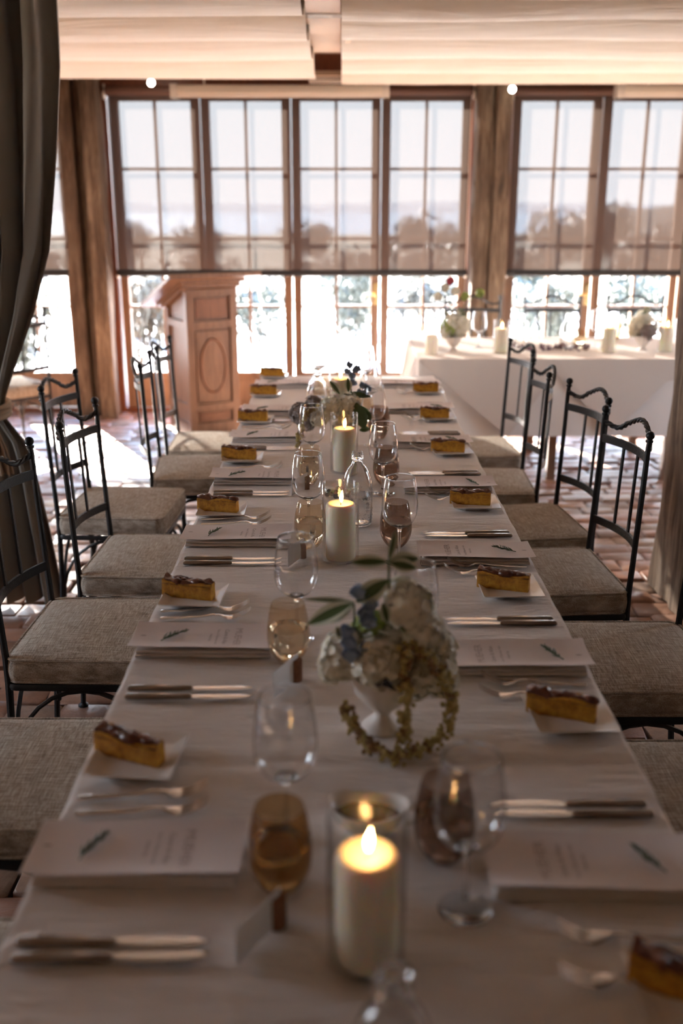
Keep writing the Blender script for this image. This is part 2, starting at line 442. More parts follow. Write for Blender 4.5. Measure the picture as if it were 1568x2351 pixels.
while y < 8.0:
    rowd = random.uniform(.118, .132); x = -3.35 + random.uniform(0, .2)
    while x < 3.4:
        i = random.randrange(NB); w_ = bmeshes[i][1]
        yy = y + .035*noise.noise(Vector((x*.8, y*.6, 0))) + random.uniform(-.004,.004)
        cand.append((i, x+w_/2, yy, random.uniform(-.009, .005), random.uniform(-.05,.05), random.uniform(-.02,.02)))
        x += w_ + random.uniform(.003,.016)
    y += rowd; row += 1
def hidden_by_table(x, y): return -.50 < x < .56 and y < 5.3
def inview(x, y):
    d = y*math.cos(PITCH)+CAMZ*math.sin(PITCH); u = 784+x*FPX/d
    return -40 < u < 1610
def score(c):
    if hidden_by_table(c[1], c[2]) or not inview(c[1], c[2]): return 99+c[2]
    if c[2] < 2.2: return 50
    return c[2]
cand.sort(key=score)
rest = MB(); tones = []
for n_, (i, x, y, z, rz, rx) in enumerate(cand):
    b, w_, d_, me = bmeshes[i]
    if n_ < 300:
        o = bpy.data.objects.new('brick', me); COL.objects.link(o); o.parent = floor
        o.location = (x, y, z); o.rotation_euler = (rx, rx*.7, rz)
    else:
        mt = Matrix.Translation((x,y,z)) @ Matrix.Rotation(rz, 4, 'Z') @ Matrix.Rotation(rx, 4, 'X')
        rest.add([mt @ Vector(p) for p in b.v], b.f); tones += [random.random()]*len(b.v)
o = rest.build('bricks_beyond', M['brick'], floor, angle=50, kind='stuff')
ca = o.data.attributes.new('tone', 'FLOAT', 'POINT'); ca.data.foreach_set('value', tones)

# ---- french doors of the far wall
LEAF_W, GAP = .678, 0
leaf_left = [-4.05, -3.372, -2.694-.0, -1.735, -1.057, -.379, .299, 1.275, 1.953, 2.631, 3.309]
leaf_left[0:3] = [-2.075-.678*3, -2.075-.678*2, -2.075-.678]
OPW = .538
def make_leaf(idx, x0):
    nm = 'door_%d' % idx
    root = thing(nm, None, None, (x0, YW, 0)); root['kind'] = 'structure'
    sw = (LEAF_W-OPW)/2
    for xx, w_ in ((sw/2+.003, sw-.006), (LEAF_W-sw/2-.003, sw-.006)):
        b = MB(); b.box((xx, 0, 1.21), (w_, .045, 2.40)); b.box((xx+(sw*.30 if xx < .3 else -sw*.30), -.027, 1.21), (.012, .012, 2.36)); b.build('stile', M['door'], root, smooth=False)
    b = MB(); b.box((LEAF_W/2, 0, 2.375), (OPW, .045, .075)); b.build('top_rail', M['door'], root, smooth=False)
    b = MB(); b.box((LEAF_W/2, 0, .175), (OPW, .04, .28)); b.box((LEAF_W/2, -.024, .175), (OPW-.12, .012, .18)); b.build('bottom_rail', M['door'], root, smooth=False)
    b = MB(); b.box((LEAF_W/2, 0, 1.33), (.02, .032, 2.02)); b.build('muntin', M['door'], root, smooth=False)
    for z in (.833, 1.348, 1.859):
        b = MB(); b.box((LEAF_W/2, 0, z), (OPW, .030, .02)); b.build('muntin', M['door'], root, smooth=False)
    zs = [.325, .833, 1.348, 1.859, 2.34]
    for i in range(4):
        for j in (0, 1):
            b = MB(); xa = sw+j*OPW/2+.01*j; xb = sw+OPW/2+j*OPW/2-.01*(1-j)
            b.add([(xa,0,zs[i]+.01),(xb,0,zs[i]+.01),(xb,0,zs[i+1]-.01),(xa,0,zs[i+1]-.01)], [(0,1,2,3)])
            b.build('pane', M['pane'], root, smooth=False)
    if idx in (6, 8):
        hx = LEAF_W-.03
        b = MB(); b.box((hx, -.03, .93), (.04, .008, .17)); b.tube([(hx,-.034,.93),(hx,-.07,.93),(hx-.03,-.075,.93),(hx-.10,-.072,.93)], .009, 8); b.build('handle', M['brass'], root)
    return root
for i, x0 in enumerate(leaf_left): make_leaf(i+1, x0)
# frames round each door group
ti = 0
for (xa, xb) in ((-4.14, -2.045), (-1.765, .995), (1.245, 4.03)):
    ti += 1
    b = MB(); b.box((xa-.0, YW-.01, 1.21), (.05, .12, 2.42)); b.box((xb+.0, YW-.01, 1.21), (.05, .12, 2.42)); b.box(((xa+xb)/2, YW-.01, 2.445), (xb-xa+.05, .14, .06)); b.box(((xa+xb)/2, YW, .01), (xb-xa, .12, .04))
    struct('trim_%d' % ti, b, M['frame'], smooth=False)
# ---- roller blinds
def blind(xa, xb, label):
    r = thing('roller_blind', label, 'blind', ((xa+xb)/2, YW-.10, 2.40), 0, None); w_ = xb-xa
    b = MB(); b.grid(lambda u, v: (-w_/2+w_*u, .004*math.sin(u*9), -.02-1.285*v), 12, 4); b.build('blind_fabric', M['blind'], r)
    b = MB(); b.tube([(-w_/2-.01,0,0),(w_/2+.01,0,0)], .035, 14); b.build('roller', M['blind_roller'], r)
    b = MB(); b.tube([(-w_/2-.01,0,-1.305),(w_/2+.01,0,-1.305)], .021, 8, flat=(.7,1.2)); b.build('bottom_bar', M['blind_bar'], r)
    for sx_ in (-1, 1):
        b = MB(); b.box((sx_*(w_/2+.018), .03, 0), (.01, .09, .09)); b.box((sx_*(w_/2+.018), -.02, -.035), (.016,.03,.05)); b.build('bracket', M['white_metal'], r, smooth=False)
    # side guide cord with tension clip
    b = MB(); b.tube([(w_/2+.006,.01,-.03),(w_/2+.006,.01,-2.2)], .002, 5); b.build('cord', M['white_metal'], r)
    b = MB(); b.ball((w_/2+.006,0,-1.33), .014); b.ball((-w_/2-.006,0,-1.33), .014); b.build('bar_end_cap', M['white_metal'], r)
blind(-4.10, -2.075, 'half-lowered dark mesh blind on the doors beside the tied curtain')
blind(-1.725, .955, 'wide half-lowered mesh blind behind the lectern and long table')
blind(1.275, 4.0, 'half-lowered mesh blind on the doors behind the head table')

# ---- rough timber posts
def rough_post(cx, cy_, w_, d_, h, seed, amp=.012, nz=40, mt='timber'):
    b = MB(); rs = []; sg = 5
    per = []
    for k_ in range(sg): per.append((-w_/2+w_*k_/sg, -d_/2))
    for k_ in range(sg): per.append((w_/2, -d_/2+d_*k_/sg))
    for k_ in range(sg): per.append((w_/2-w_*k_/sg, d_/2))
    for k_ in range(sg): per.append((-w_/2, d_/2-d_*k_/sg))
    for i in range(nz+1):
        z = h*i/nz; ring = []
        for (x, y_) in per:
            n_ = noise.noise(Vector((x*9+seed, y_*9, z*1.3)))+.4*noise.noise(Vector((x*40+seed, y_*40, z*4)))
            q = 1+amp*n_/max(w_, d_)*2.6
            rr = math.hypot(x/(w_/2), y_/(d_/2)); q *= (1 if rr < 1.2 else .965)
            ring.append((cx+x*q, cy_+y_*q, z))
        rs.append(ring)
    b.rings(rs, True, True); return b
def post(name, label, pieces):
    r = thing(name, label, 'post', (0,0,0)); r['kind'] = 'structure'
    for p in pieces: rough_post(*p).build('timber', M['timber_pale' if len(pieces) == 1 else 'timber'], r, angle=60)
    return r
post('timber_post', 'rough timber post between the tied curtain and the lectern', [(-2.015, 7.84, .10, .16, 2.6, 3), (-1.915, 7.88, .08, .10, 2.6, 9, .02), (-1.82, 7.78, .115, .20, 2.6, 17, .02)])
post('timber_post', 'rough split timber post behind the head table', [(1.045, 7.84, .12, .15, 2.6, 5, .018), (1.175, 7.80, .12, .2, 2.6, 14, .02)])
post('timber_post', 'massive weathered timber post at the right edge, nearest the camera', [(1.60, 3.96, .46, .37, 2.72, 21, .022, 60)])

# ---- ceiling: draped fabric, beam in the slot between
def ceil_drape(label, x0, x1, lows, slope, yend, zlow):
    r = MB()
    sup = [2.2]
    for a, c in zip(lows[:-1], lows[1:]): sup.append((a+c)/2)
    sup.append(yend)
    ys = []; 
    for i in range(len(lows)):
        ya, yb_ = sup[i], sup[i+1]
        for k_ in range(14): ys.append((ya+(yb_-ya)*k_/14, i, k_/14))
    ys.append((yend, len(lows)-1, 1.0))
    nx = 26; P = []
    for (y_, i, t) in ys:
        for j in range(nx+1):
            x = x0+(x1-x0)*j/nx
            sag = 1-(2*t-1)**2
            yb_ = y_ + slope*(x-x0)*.35*(1 if 0 < i else 1) + .05*noise.noise(Vector((x*.6, i*3.1, 2)))
            z = zlow + .13 - (.13+.02*noise.noise(Vector((x*.9, i*1.7, 0))))*sag**.85
            if i == len(lows)-1 and t > .5: z = zlow + (.13*(1-sag))*.15
            P.append((x, yb_, z))
    n1 = nx+1
    F = [(a*n1+j, a*n1+j+1, (a+1)*n1+j+1, (a+1)*n1+j) for a in range(len(ys)-1) for j in range(nx)]
    r.add(P, F); o = r.build('ceiling_drape', M['drape'], angle=80)
    tag(o, label, 'drape'); return o
ceil_drape('pale pleated ceiling drape on the curtain side of the beam slot', -4.5, -.168, [3.0, 3.9, 4.72, 5.42, 6.06, 7.02], -.02, 7.22, 2.385)
ceil_drape('pale pleated ceiling drape above the head table side of the beam slot', -.0, 4.5, [3.0, 3.75, 4.25, 4.72, 5.26, 6.10, 6.62, 7.22], .0, 7.42, 2.375)
b = MB(); b.box((-.085, 3.9, 2.60), (.22, 5.2, .20)); b.box((-.085,3.9,2.49),(.16,5.2,.03)); o = b.build('ceiling_beam', M['beam'], smooth=False); o['kind'] = 'structure'
for yy, zz, mm, w_ in ((5.25, 2.472, 'porcelain', .10), (6.85, 2.56, 'slot_dark', .5), (7.18, 2.435, 'beam', .05), (7.30, 2.405, 'porcelain', .07)):  # white strips paint highlights, dark one the shadowy gap; only tan is batten
    b = MB(); b.box((-.09, yy, zz), (.26, w_, .03 if yy > 6 else .006)); o = b.build('ceiling_tone_strip', M[mm], smooth=False); o['kind'] = 'structure'
b = MB(); b.box((.035, 5.4, 2.50), (.03, 4.0, .14)); o = b.build('fabric_rail', M['beam'], smooth=False); o['kind'] = 'structure'
# strip heaters and bulbs in front of the lintel
def strip_light(x0, x1, label):
    r = thing('strip_light', label, 'lamp', ((x0+x1)/2, 7.55, 2.365)); w_ = x1-x0
    b = MB(); b.cbox((-w_/2, -.05, -.025), (w_/2, .05, .035), .006); b.build('housing', M['white_metal'], r)
    b = MB(); b.tube([(-w_/2+.04,-.02,-.034),(w_/2-.04,-.02,-.034)], .012, 8); b.build('tube', M['porcelain'], r)
    for s_ in (-1, 1):
        b = MB(); b.box((s_*(w_/2-.02), 0, -.005), (.05, .12, .09)); b.build('end_cap', M['porcelain'], r, smooth=False)
        b = MB(); b.tube([(s_*w_*.35,0,.03),(s_*w_*.35,0,.435)], .006, 6); b.build('hanger', M['white_metal'], r)
strip_light(-1.19, .33, 'long pale strip light hanging above the lectern doors')
strip_light(1.93, 3.4, 'long pale strip light hanging above the right-hand doors')
for (u, v, lab) in ((347, 190, 'small lit bulb under the ceiling drape beside the rough post'), (1176, 205, 'small lit bulb above the post behind the head table')):
    p = atY(u, v, 7.5); r = thing('light_bulb', lab, 'bulb', p)
    b = MB(); b.ball((0,0,0), .024, 12, 8); b.build('globe', M['bulb'], r)
    b = MB(); b.tube([(0,0,.02),(0,0,.06)], .012, 8); b.build('socket', M['iron'], r)
    b = MB(); b.tube([(0,0,.06),(0,0,ZC-p.z)], .003, 5); b.build('cord', M['iron'], r)

# ---- curtain, tied back
def lerp_tab(tab, z):
    for (za, a), (zb, b_) in zip(tab[:-1], tab[1:]):
        if za >= z >= zb: return a+(b_-a)*(za-z)/(za-zb)
    return tab[-1][1]
RT = [(2.78,-1.0),(2.1,-1.025),(1.75,-1.07),(1.45,-1.115),(1.2,-1.20),(1.0,-1.29),(.87,-1.345),(.80,-1.345),(.70,-1.27),(.55,-1.235),(.3,-1.20),(.02,-1.17)]
LT = [(2.78,-2.05),(2.1,-2.0),(1.6,-1.85),(1.2,-1.68),(1.0,-1.58),(.87,-1.50),(.80,-1.50),(.7,-1.60),(.5,-1.72),(.02,-1.85)]
cur = thing('curtain', 'floor-length taupe curtain tied back at the left edge', 'curtain', (0,0,0))
b = MB()
def curf(u, v):
    z = 2.78 - 2.76*v; a, c = lerp_tab(LT, z), lerp_tab(RT, z); w_ = c-a
    ph = u*PI*2*8.5
    pinch = max(0, 1-abs(z-.84)/.5)
    amp = .055*(1-.65*pinch)
    x = c - w_*(1-u) + .012*math.sin(ph*2+1.3*z)
    y_ = 3.90 + amp*math.sin(ph + .5*math.sin(z*2.2+u*6)) + .012*noise.noise(Vector((u*9, z*1.5, 3))) 
    return (x, y_, z)
b.grid(curf, 150, 60)
b.build('curtain_fabric', M['curtain'], cur, angle=None)
b = MB(); ring = []
for i in range(3):
    pts = [(-1.425+.10*math.cos(t*PI/12), 3.90+.10*math.sin(t*PI/12), .835-.018+.018*i+.01*math.sin(t*PI/12)) for t in range(25)]
    b.tube(pts, .012, 8)
b.build('tieback', M['tie'], cur)
b = MB(); 
for i in range(40):
    a = random.uniform(0, 2*PI); rr = random.uniform(.0, .03)
    b.tube([(-1.36+rr*.4*math.cos(a), 3.80+rr*.4*math.sin(a), .80), (-1.345+rr*1.2*math.cos(a), 3.79+rr*math.sin(a), .70), (-1.335+rr*1.6*math.cos(a), 3.785+rr*1.3*math.sin(a), .60)], .003, 5)
b.ball((-1.36,3.80,.815), .022); b.build('tassel', M['tie'], cur)

# ------------------------------------------------------------------ long table and cloth
TZ = .75; TX0, TX1, TY0, TY1 = -.4176, .483, -.35, 5.22
t = thing('banquet_table', 'long narrow wooden table hidden under the cream cloth', 'table', ((TX0+TX1)/2, (TY0+TY1)/2, 0))
b = MB(); b.box((0,0,.718), (TX1-TX0-.02, TY1-TY0-.02, .03)); b.build('tabletop', M['door'], t, smooth=False)
for sx_ in (-1, 1):
    for yy in (-2.6, -.9, .9, 2.6):
        b = MB(); b.tube([(sx_*.36, yy, .70), (sx_*.38, yy, 0)], .02, 8); b.build('leg', M['iron'], t)
def cloth(name, x0, x1, y0, y1, z, drop, creases, m, step=.03, seed=0, flare=.012, flare_y=None):
    b = MB(); 
    def hz(x, y_):
        h = 0
        for (yc, tilt) in creases:
            d_ = (y_-yc-tilt*x)/.008; h -= .0048*math.exp(-d_*d_)
            d_ = (y_-yc-.02-tilt*x)/.012; h += .0016*math.exp(-d_*d_)
        h += .0026*noise.noise(Vector((x*2.2+seed, y_*10, 0))) + .0020*noise.noise(Vector((x*5, y_*24+x*8, seed)))
        return z - .0018 + min(h, .0016)
    def side(s_, t_):   # perimeter flare waves
        return flare*t_*(.5+.8*math.sin(s_*11+seed)+.4*math.sin(s_*23+1))
    nx = max(2, int((x1-x0)/step)); ny = max(2, int((y1-y0)/(step*.55)))
    b.grid(lambda u, v: (x0+.004+(x1-x0-.008)*u, y0+.004+(y1-y0-.008)*v, hz(x0+(x1-x0)*u, y0+(y1-y0)*v)), nx, ny)
    nd = 8
    per = []
    for i in range(ny+1): per.append((x1, y0+(y1-y0)*i/ny, 1, 0))
    for i in range(nx+1): per.append((x1-(x1-x0)*i/nx, y1, 0, 1))
    for i in range(ny+1): per.append((x0, y1-(y1-y0)*i/ny, -1, 0))
    for i in range(nx+1): per.append((x0+(x1-x0)*i/nx, y0, 0, -1))
    rs = []
    for k_ in range(nd+1):
        tt = k_/nd; ring = []
        for i, (x, y_, nx_, ny_) in enumerate(per):
            s_ = i*.045
            if k_ == 0: ring.append((x-nx_*.004, y_-ny_*.004, hz(x, y_)))
            else:
                o_ = max(0, side(s_, tt)*(flare_y/flare if (flare_y is not None and ny_) else 1))+.003
                ring.append((x+nx_*o_, y_+ny_*o_, z-.004-(drop)*((k_-1)/(nd-1)) ))
        rs.append(ring)
    b.rings(rs)
    return b.build(name, m, angle=60)
creY = [at(784, v, TZ).y for v in (1207, 1652, 1747, 1420, 1068, 1860, 2225)]
tag(cloth('tablecloth', TX0, TX1, TY0, TY1, TZ, .235, [(creY[0], .02), (creY[1], -.01), (creY[2], .0), (creY[3], .1), (creY[4], -.03), (creY[5], .05), (creY[6], -.02)], M['cloth']),
    'long cream cloth laid over the banquet table and its place settings', 'tablecloth')

# ------------------------------------------------------------------ chairs
def rrect(hx, hy, r, z, n=6, ox=0, oy=0):
    P = []
    for cx, cy_, a0 in ((hx-r, hy-r, 0), (-hx+r, hy-r, PI/2), (-hx+r, -hy+r, PI), (hx-r, -hy+r, 1.5*PI)):
        for k_ in range(n+1):
            a = a0+PI/2*k_/n; P.append((ox+cx+r*math.cos(a), oy+cy_+r*math.sin(a), z))
    return P
def make_chair():
    r = thing('iron_chair', '', 'chair')
    hw, hd = .215, .205
    b = MB()
    prof = [(0,.408,.03), (.004,.404,.03), (0,.410,.03), (-.003,.425,.034), (-.004,.44,.036), (-.003,.455,.036), (0,.468,.034), (.006,.4735,.03), (.03,.479,.03), (.09,.486,.02), (.17,.489,.01)]
    rs = [rrect(hd-i_, hw-i_, max(.004, q-i_*.2), z) for (i_, z, q) in [(.03,.404,.03)]+prof]
    b.rings(rs, True, True); cu = b.build('seat_cushion', M['linen'], r, angle=60)
    for z in (.4715, .409):
        b = MB(); pts = rrect(hd-.001, hw-.001, .034, z); b.tube(pts+[pts[0]], .0042, 6, caps=False); b.build('piping', M['linen'], cu)
    b = MB(); pts = rrect(hd-.004, hw-.004, .02, .392, 3); b.tube(pts+[pts[0]], .009, 6, caps=False, flat=(.7,1.2))
    b.tube([(-hd,.07,.392),(hd,.07,.392)], .007, 6); b.tube([(-hd,-.07,.392),(hd,-.07,.392)], .007, 6); b.build('seat_frame', M['iron'], r)
    for s_ in (-1, 1):
        b = MB(); b.tube([(-.225,s_*.2,.955), (-.222,s_*.2,.93), (-.218,s_*.2,.80), (-.209,s_*.2,.60), (-.203,s_*.2,.47), (-.202,s_*.2,.40), (-.210,s_*.2,.2), (-.225,s_*.2,.008)], [.008,.0085,.0085,.009,.010,.011,.0095,.009], 8)
        p_ = b.build('back_post', M['iron'], r)
        b = MB(); b.ball((-.225,s_*.2,.965), .0135, 12, 8); b.tube([(-.224,s_*.2,.945),(-.224,s_*.2,.952)], .0115, 10); b.build('finial', M['iron'], p_)
        b = MB(); b.lathe([(.001,0),(.017,0),(.018,.006),(.010,.012),(.009,.014)], 10, (-.225,s_*.2,0)); b.build('foot', M['iron'], p_)
        b = MB(); b.tube([(.195,s_*.19,.392),(.195,s_*.19,.01)], .0095, 8); p_ = b.build('leg', M['iron'], r)
        b = MB(); b.lathe([(.001,0),(.019,0),(.020,.007),(.011,.014),(.0095,.02)], 10, (.195,s_*.19,0)); b.build('foot', M['iron'], p_)
        # side arch between front leg and back post
        b = MB(); b.tube([(-.205+ .0 + .20*(1-math.cos(a)), s_*.195, .14+.235*math.sin(a)) for a in [PI*k_/14 for k_ in range(15)]], .0065, 6); b.build('brace', M['iron'], r)
        b = MB(); b.tube([( -.205 if s_ < 0 else .195, -.19+.19*(1-math.cos(a)), .14+.235*math.sin(a)) for a in [PI*k_/14 for k_ in range(15)]], .0065, 6); b.build('brace', M['iron'], r)
    def bow(t_, x0): return x0-.052*(1-t_*t_)
    def flatbar(z, x0, h):
        b = MB(); rs = []
        for k_ in range(13):
            t_ = -1+2*k_/12; x = bow(t_, x0); y_ = t_*.198
            rs.append([(x-.004,y_,z-h/2),(x+.004,y_,z-h/2),(x+.004,y_,z+h/2),(x-.004,y_,z+h/2)])
        return b.rings(rs, True, True)
    flatbar(.868, -.219, .027).build('back_rail', M['iron'], r, smooth=True, angle=40)
    flatbar(.585, -.208, .027).build('back_rail', M['iron'], r, smooth=True, angle=40)
    for t_ in (-.48, 0, .48):
        b = MB(); xa, xb = bow(t_, -.219), bow(t_, -.208); rs = []
        for z, x in ((.858, xa), (.73, (xa+xb)/2), (.595, xb)):
            y_ = t_*.198; rs.append([(x-.003,y_-.007,z),(x+.003,y_-.007,z),(x+.003,y_+.007,z),(x-.003,y_+.007,z)])
        b.rings(rs, True, True); b.build('slat', M['iron'], r, smooth=False)
    # twisted crest rail
    path = []
    for k_ in range(61):
        t_ = -1+2*k_/60; z = .925-.012*math.sin(PI*(1-abs(t_))/.5)*(1 if abs(t_) > .5 else 0) + .042*(.5+.5*math.cos(PI*t_/.75) if abs(t_) < .75 else 0)
        path.append(Vector((bow(t_, -.224)+.0, t_*.197, z)))
    b = MB()
    for s3 in range(3):
        pts = []
        for k_ in range(61):
            tg = (path[min(k_+1,60)]-path[max(k_-1,0)]).normalized(); a_ = tg.cross(Vector((0,0,1))).normalized(); c_ = a_.cross(tg)
            ph = k_*.62+s3*2*PI/3; pts.append(path[k_]+(a_*math.cos(ph)+c_*math.sin(ph))*.0045)
        b.tube(pts, .0047, 6)
    b.build('crest_rail', M['iron'], r)
    return r
CH = Proto(make_chair())
def chair_by_finials(near, far, side, label, group, z=.96):
    a, c = (at(*near, z) if len(near) == 2 else Vector(near)), (at(*far, z) if len(far) == 2 else Vector(far))
    mid = (a+c)/2; w_ = (c-a) if side == 'L' else (a-c)
    ang = math.atan2(w_.y, w_.x)-PI/2
    off = Matrix.Rotation(ang, 3, 'Z') @ Vector((-.225, 0, 0))
    return CH.put((mid.x-off.x, mid.y-off.y, 0), ang, label, group)
GL, GR = 'iron chairs along the curtain side of the table', 'iron chairs along the head table side of the table'
chair_by_finials((361,802), (388,778), 'L', 'iron chair with linen cushion nearest the lectern', GL)
chair_by_finials((323,841), (341,814), 'L', 'iron chair just in front of the chair nearest the lectern', GL)
chair_by_finials((96,895), (171,856), 'L', 'iron chair pulled furthest out from the table, beside the tied curtain', GL)
chair_by_finials((140,978), (215,925), 'L', 'iron chair standing in front of the pulled-out chair by the curtain', GL)
chair_by_finials((-.91,2.40,.96), (-.90,2.80,.96), 'L', 'iron chair whose near back post is cut by the left picture edge', GL)
chair_by_finials((-.90,1.66,.96), (-.90,2.06,.96), 'L', 'iron chair showing only its linen seat at the left edge', GL)
chair_by_finials((-.92,.98,.96), (-.92,1.38,.96), 'L', 'iron chair with only a corner of cushion at bottom left', GL)
chair_by_finials((1217,806), (1178,786), 'R', 'iron chair farthest from the camera, directly before the head table cloth', GR)
chair_by_finials((1261,864), (1225,829), 'R', 'iron chair second from the head table on the right side', GR)
chair_by_finials((1384,917), (1319,884), 'R', 'iron chair third from the head table on the right side', GR)
chair_by_finials((1489,1002), (1394,944), 'R', 'iron chair fourth from the head table, beside the massive post', GR)
chair_by_finials((.985,2.22,.96), (.985,2.62,.96), 'R', 'iron chair with its back cut by the right picture edge', GR)
chair_by_finials((.97,1.56,.96), (.97,1.96,.96), 'R', 'iron chair showing only a dark seat corner at right edge', GR)
# chairs behind the head table and by the curtain
GH = 'iron chairs behind the head table'
for u, lab in ((1092, 'iron chair behind the head table beside the rough post'), (1280, 'iron chair behind the middle of the head table'), (1475, 'iron chair behind the head table flowers near the big post')):
    p = atY(u, 760, 7.12); CH.put((p.x, 7.12, 0), -PI/2, lab, GH)
CH.put((-2.22, 6.55, 0), PI*.75, 'sunlit iron chair standing behind the tied curtain', 'iron chairs behind the curtain')

# ------------------------------------------------------------------ lectern
LP = (-.965, 7.28, 0)
LP = (-1.015, 7.28, 0)
lec = thing('lectern', 'tall wooden lectern with oval front panel and sloping desk', 'lectern', LP, R(31))
# local: front faces -y, width x, depth y
lw, ld, lh = .385, .40, 1.035
def topz(y_): return 1.000 - .40*(y_)          # underside of the desk along the depth
def prism(b, x0, x1, y0, y1, z0, off=.035):
    return b.add([(x0,y0,z0),(x1,y0,z0),(x1,y1,z0),(x0,y1,z0),(x0,y0,topz(y0)-off),(x1,y0,topz(y0)-off),(x1,y1,topz(y1)-off),(x0,y1,topz(y1)-off)], [(3,2,1,0),(4,5,6,7),(0,1,5,4),(1,2,6,5),(2,3,7,6),(3,0,4,7)])
b = MB(); prism(b, -lw/2+.02, lw/2-.02, -ld/2+.02, ld/2-.02, .02); b.build('body', M['lectern'], lec, smooth=False)
for sx_ in (-1, 1):
    for sy_ in (-1, 1):
        xc, yc = sx_*(lw/2-.025), sy_*(ld/2-.025)
        b = MB(); prism(b, xc-.027, xc+.027, yc-.027, yc+.027, 0); b.build('corner_post', M['lectern'], lec, smooth=False)
for z, h in ((.045,.09), (.205,.05), (.795,.05), (1.015,.05)):
    b = MB(); b.box((0, -ld/2+.012, z), (lw-.10, .03, h)); 
    if z < .9: b.box((-lw/2+.012, 0, z), (.03, ld-.10, h)); b.box((lw/2-.012, 0, z), (.03, ld-.10, h))
    b.build('rail', M['lectern'], lec, smooth=False)
for z0, z1 in ((.09,.18), (.82,.99)):
    b = MB(); b.box((0, -ld/2+.018, (z0+z1)/2), (lw-.15, .012, z1-z0-.03)); b.build('panel', M['lectern_dark'], lec, smooth=False)
b = MB(); b.box((0, -ld/2+.016, .50), (lw-.13, .012, .50)); b.build('panel', M['lectern'], lec, smooth=False)
b = MB(); b.tube([(.095*math.cos(a), -ld/2+.006, .50+.19*math.sin(a)) for a in [2*PI*k_/40 for k_ in range(41)]], .009, 6, caps=False); b.build('oval_moulding', M['lectern_dark'], lec)
b = MB(); b.rings([[(.086*math.cos(2*PI*k_/40), -ld/2+.006, .50+.181*math.sin(2*PI*k_/40)) for k_ in range(40)]], True); b.build('oval_panel', M['lectern'], lec)
def slab(x_, y0, y1, o0, o1):
    b = MB(); return b.add([(sx_*x_, y_, topz(y_)+o_) for o_ in (o0, o1) for sx_, y_ in ((-1,y0),(1,y0),(1,y1),(-1,y1))], [(3,2,1,0),(4,5,6,7),(0,1,5,4),(1,2,6,5),(2,3,7,6),(3,0,4,7)])
slab(.215, -.22, .22, -.035, -.012).build('cornice', M['lectern'], lec, smooth=False)
slab(.24, -.25, .25, -.012, .006).build('cornice', M['lectern'], lec, smooth=False)
slab(.345, -.30, .29, .006, .034).build('desk_top', M['lectern'], lec, smooth=False)

# ------------------------------------------------------------------ head table
HX0, HX1, HY0, HY1 = .449, 2.30, 5.77, 6.72
t = thing('head_table', 'trestle table under the white cloth by the right-hand doors', 'table', ((HX0+HX1)/2, (HY0+HY1)/2, 0))
b = MB(); b.box((0,0,.718), (HX1-HX0-.02, HY1-HY0-.02, .03)); b.build('tabletop', M['door'], t, smooth=False)
for sx_ in (-.8, -.1, .6):
    for yy in (-.36, .36):
        b = MB(); b.box((sx_, yy, .35), (.05, .05, .70)); b.build('leg', M['door'], t, smooth=False)
tag(cloth('tablecloth', HX0, HX1, HY0, HY1, TZ, .45, [(6.2, 0)], M['cloth_white'], seed=5, flare=.055, flare_y=.004), 'white cloth hanging to below knee on the head table', 'tablecloth')
# folded top cloths: pointed corners hanging on the front
b = MB(); yF = HY0-.012; pts = [atY(962, 829, yF), atY(1165, 1004, yF-.02), atY(1277, 857, yF), atY(1403, 996, yF-.02), atY(1532, 875, yF)]
top = [Vector((p.x, yF, TZ+.002)) for p in (pts[0], pts[1], pts[2], pts[3], pts[4])]
n_ = 5
P = [tuple(p) for p in top] + [(p.x, p.y, min(p.z, TZ)) for p in pts]
P.append((HX1, yF, TZ+.002)); P.append((HX1, yF, .70)); 
P2 = [(x, y_+.002, z) for x, y_, z in P]
F = [(0,1,6,5),(1,2,7,6),(2,3,8,7),(3,4,9,8),(4,10,11,9)]
b.add(P, F)
b.add([(top[0].x, yF, TZ+.002), (HX1, yF, TZ+.002), (HX1, HY1, TZ+.002), (top[0].x, HY1, TZ+.002)], [(0,1,2,3)])
o = b.build('overlay_cloth', M['overlay'], smooth=False); md = o.modifiers.new('t', 'SOLIDIFY'); md.thickness = .003; md.offset = 1
tag(o, 'white overlay cloth with pointed corners over the head table front', 'tablecloth')

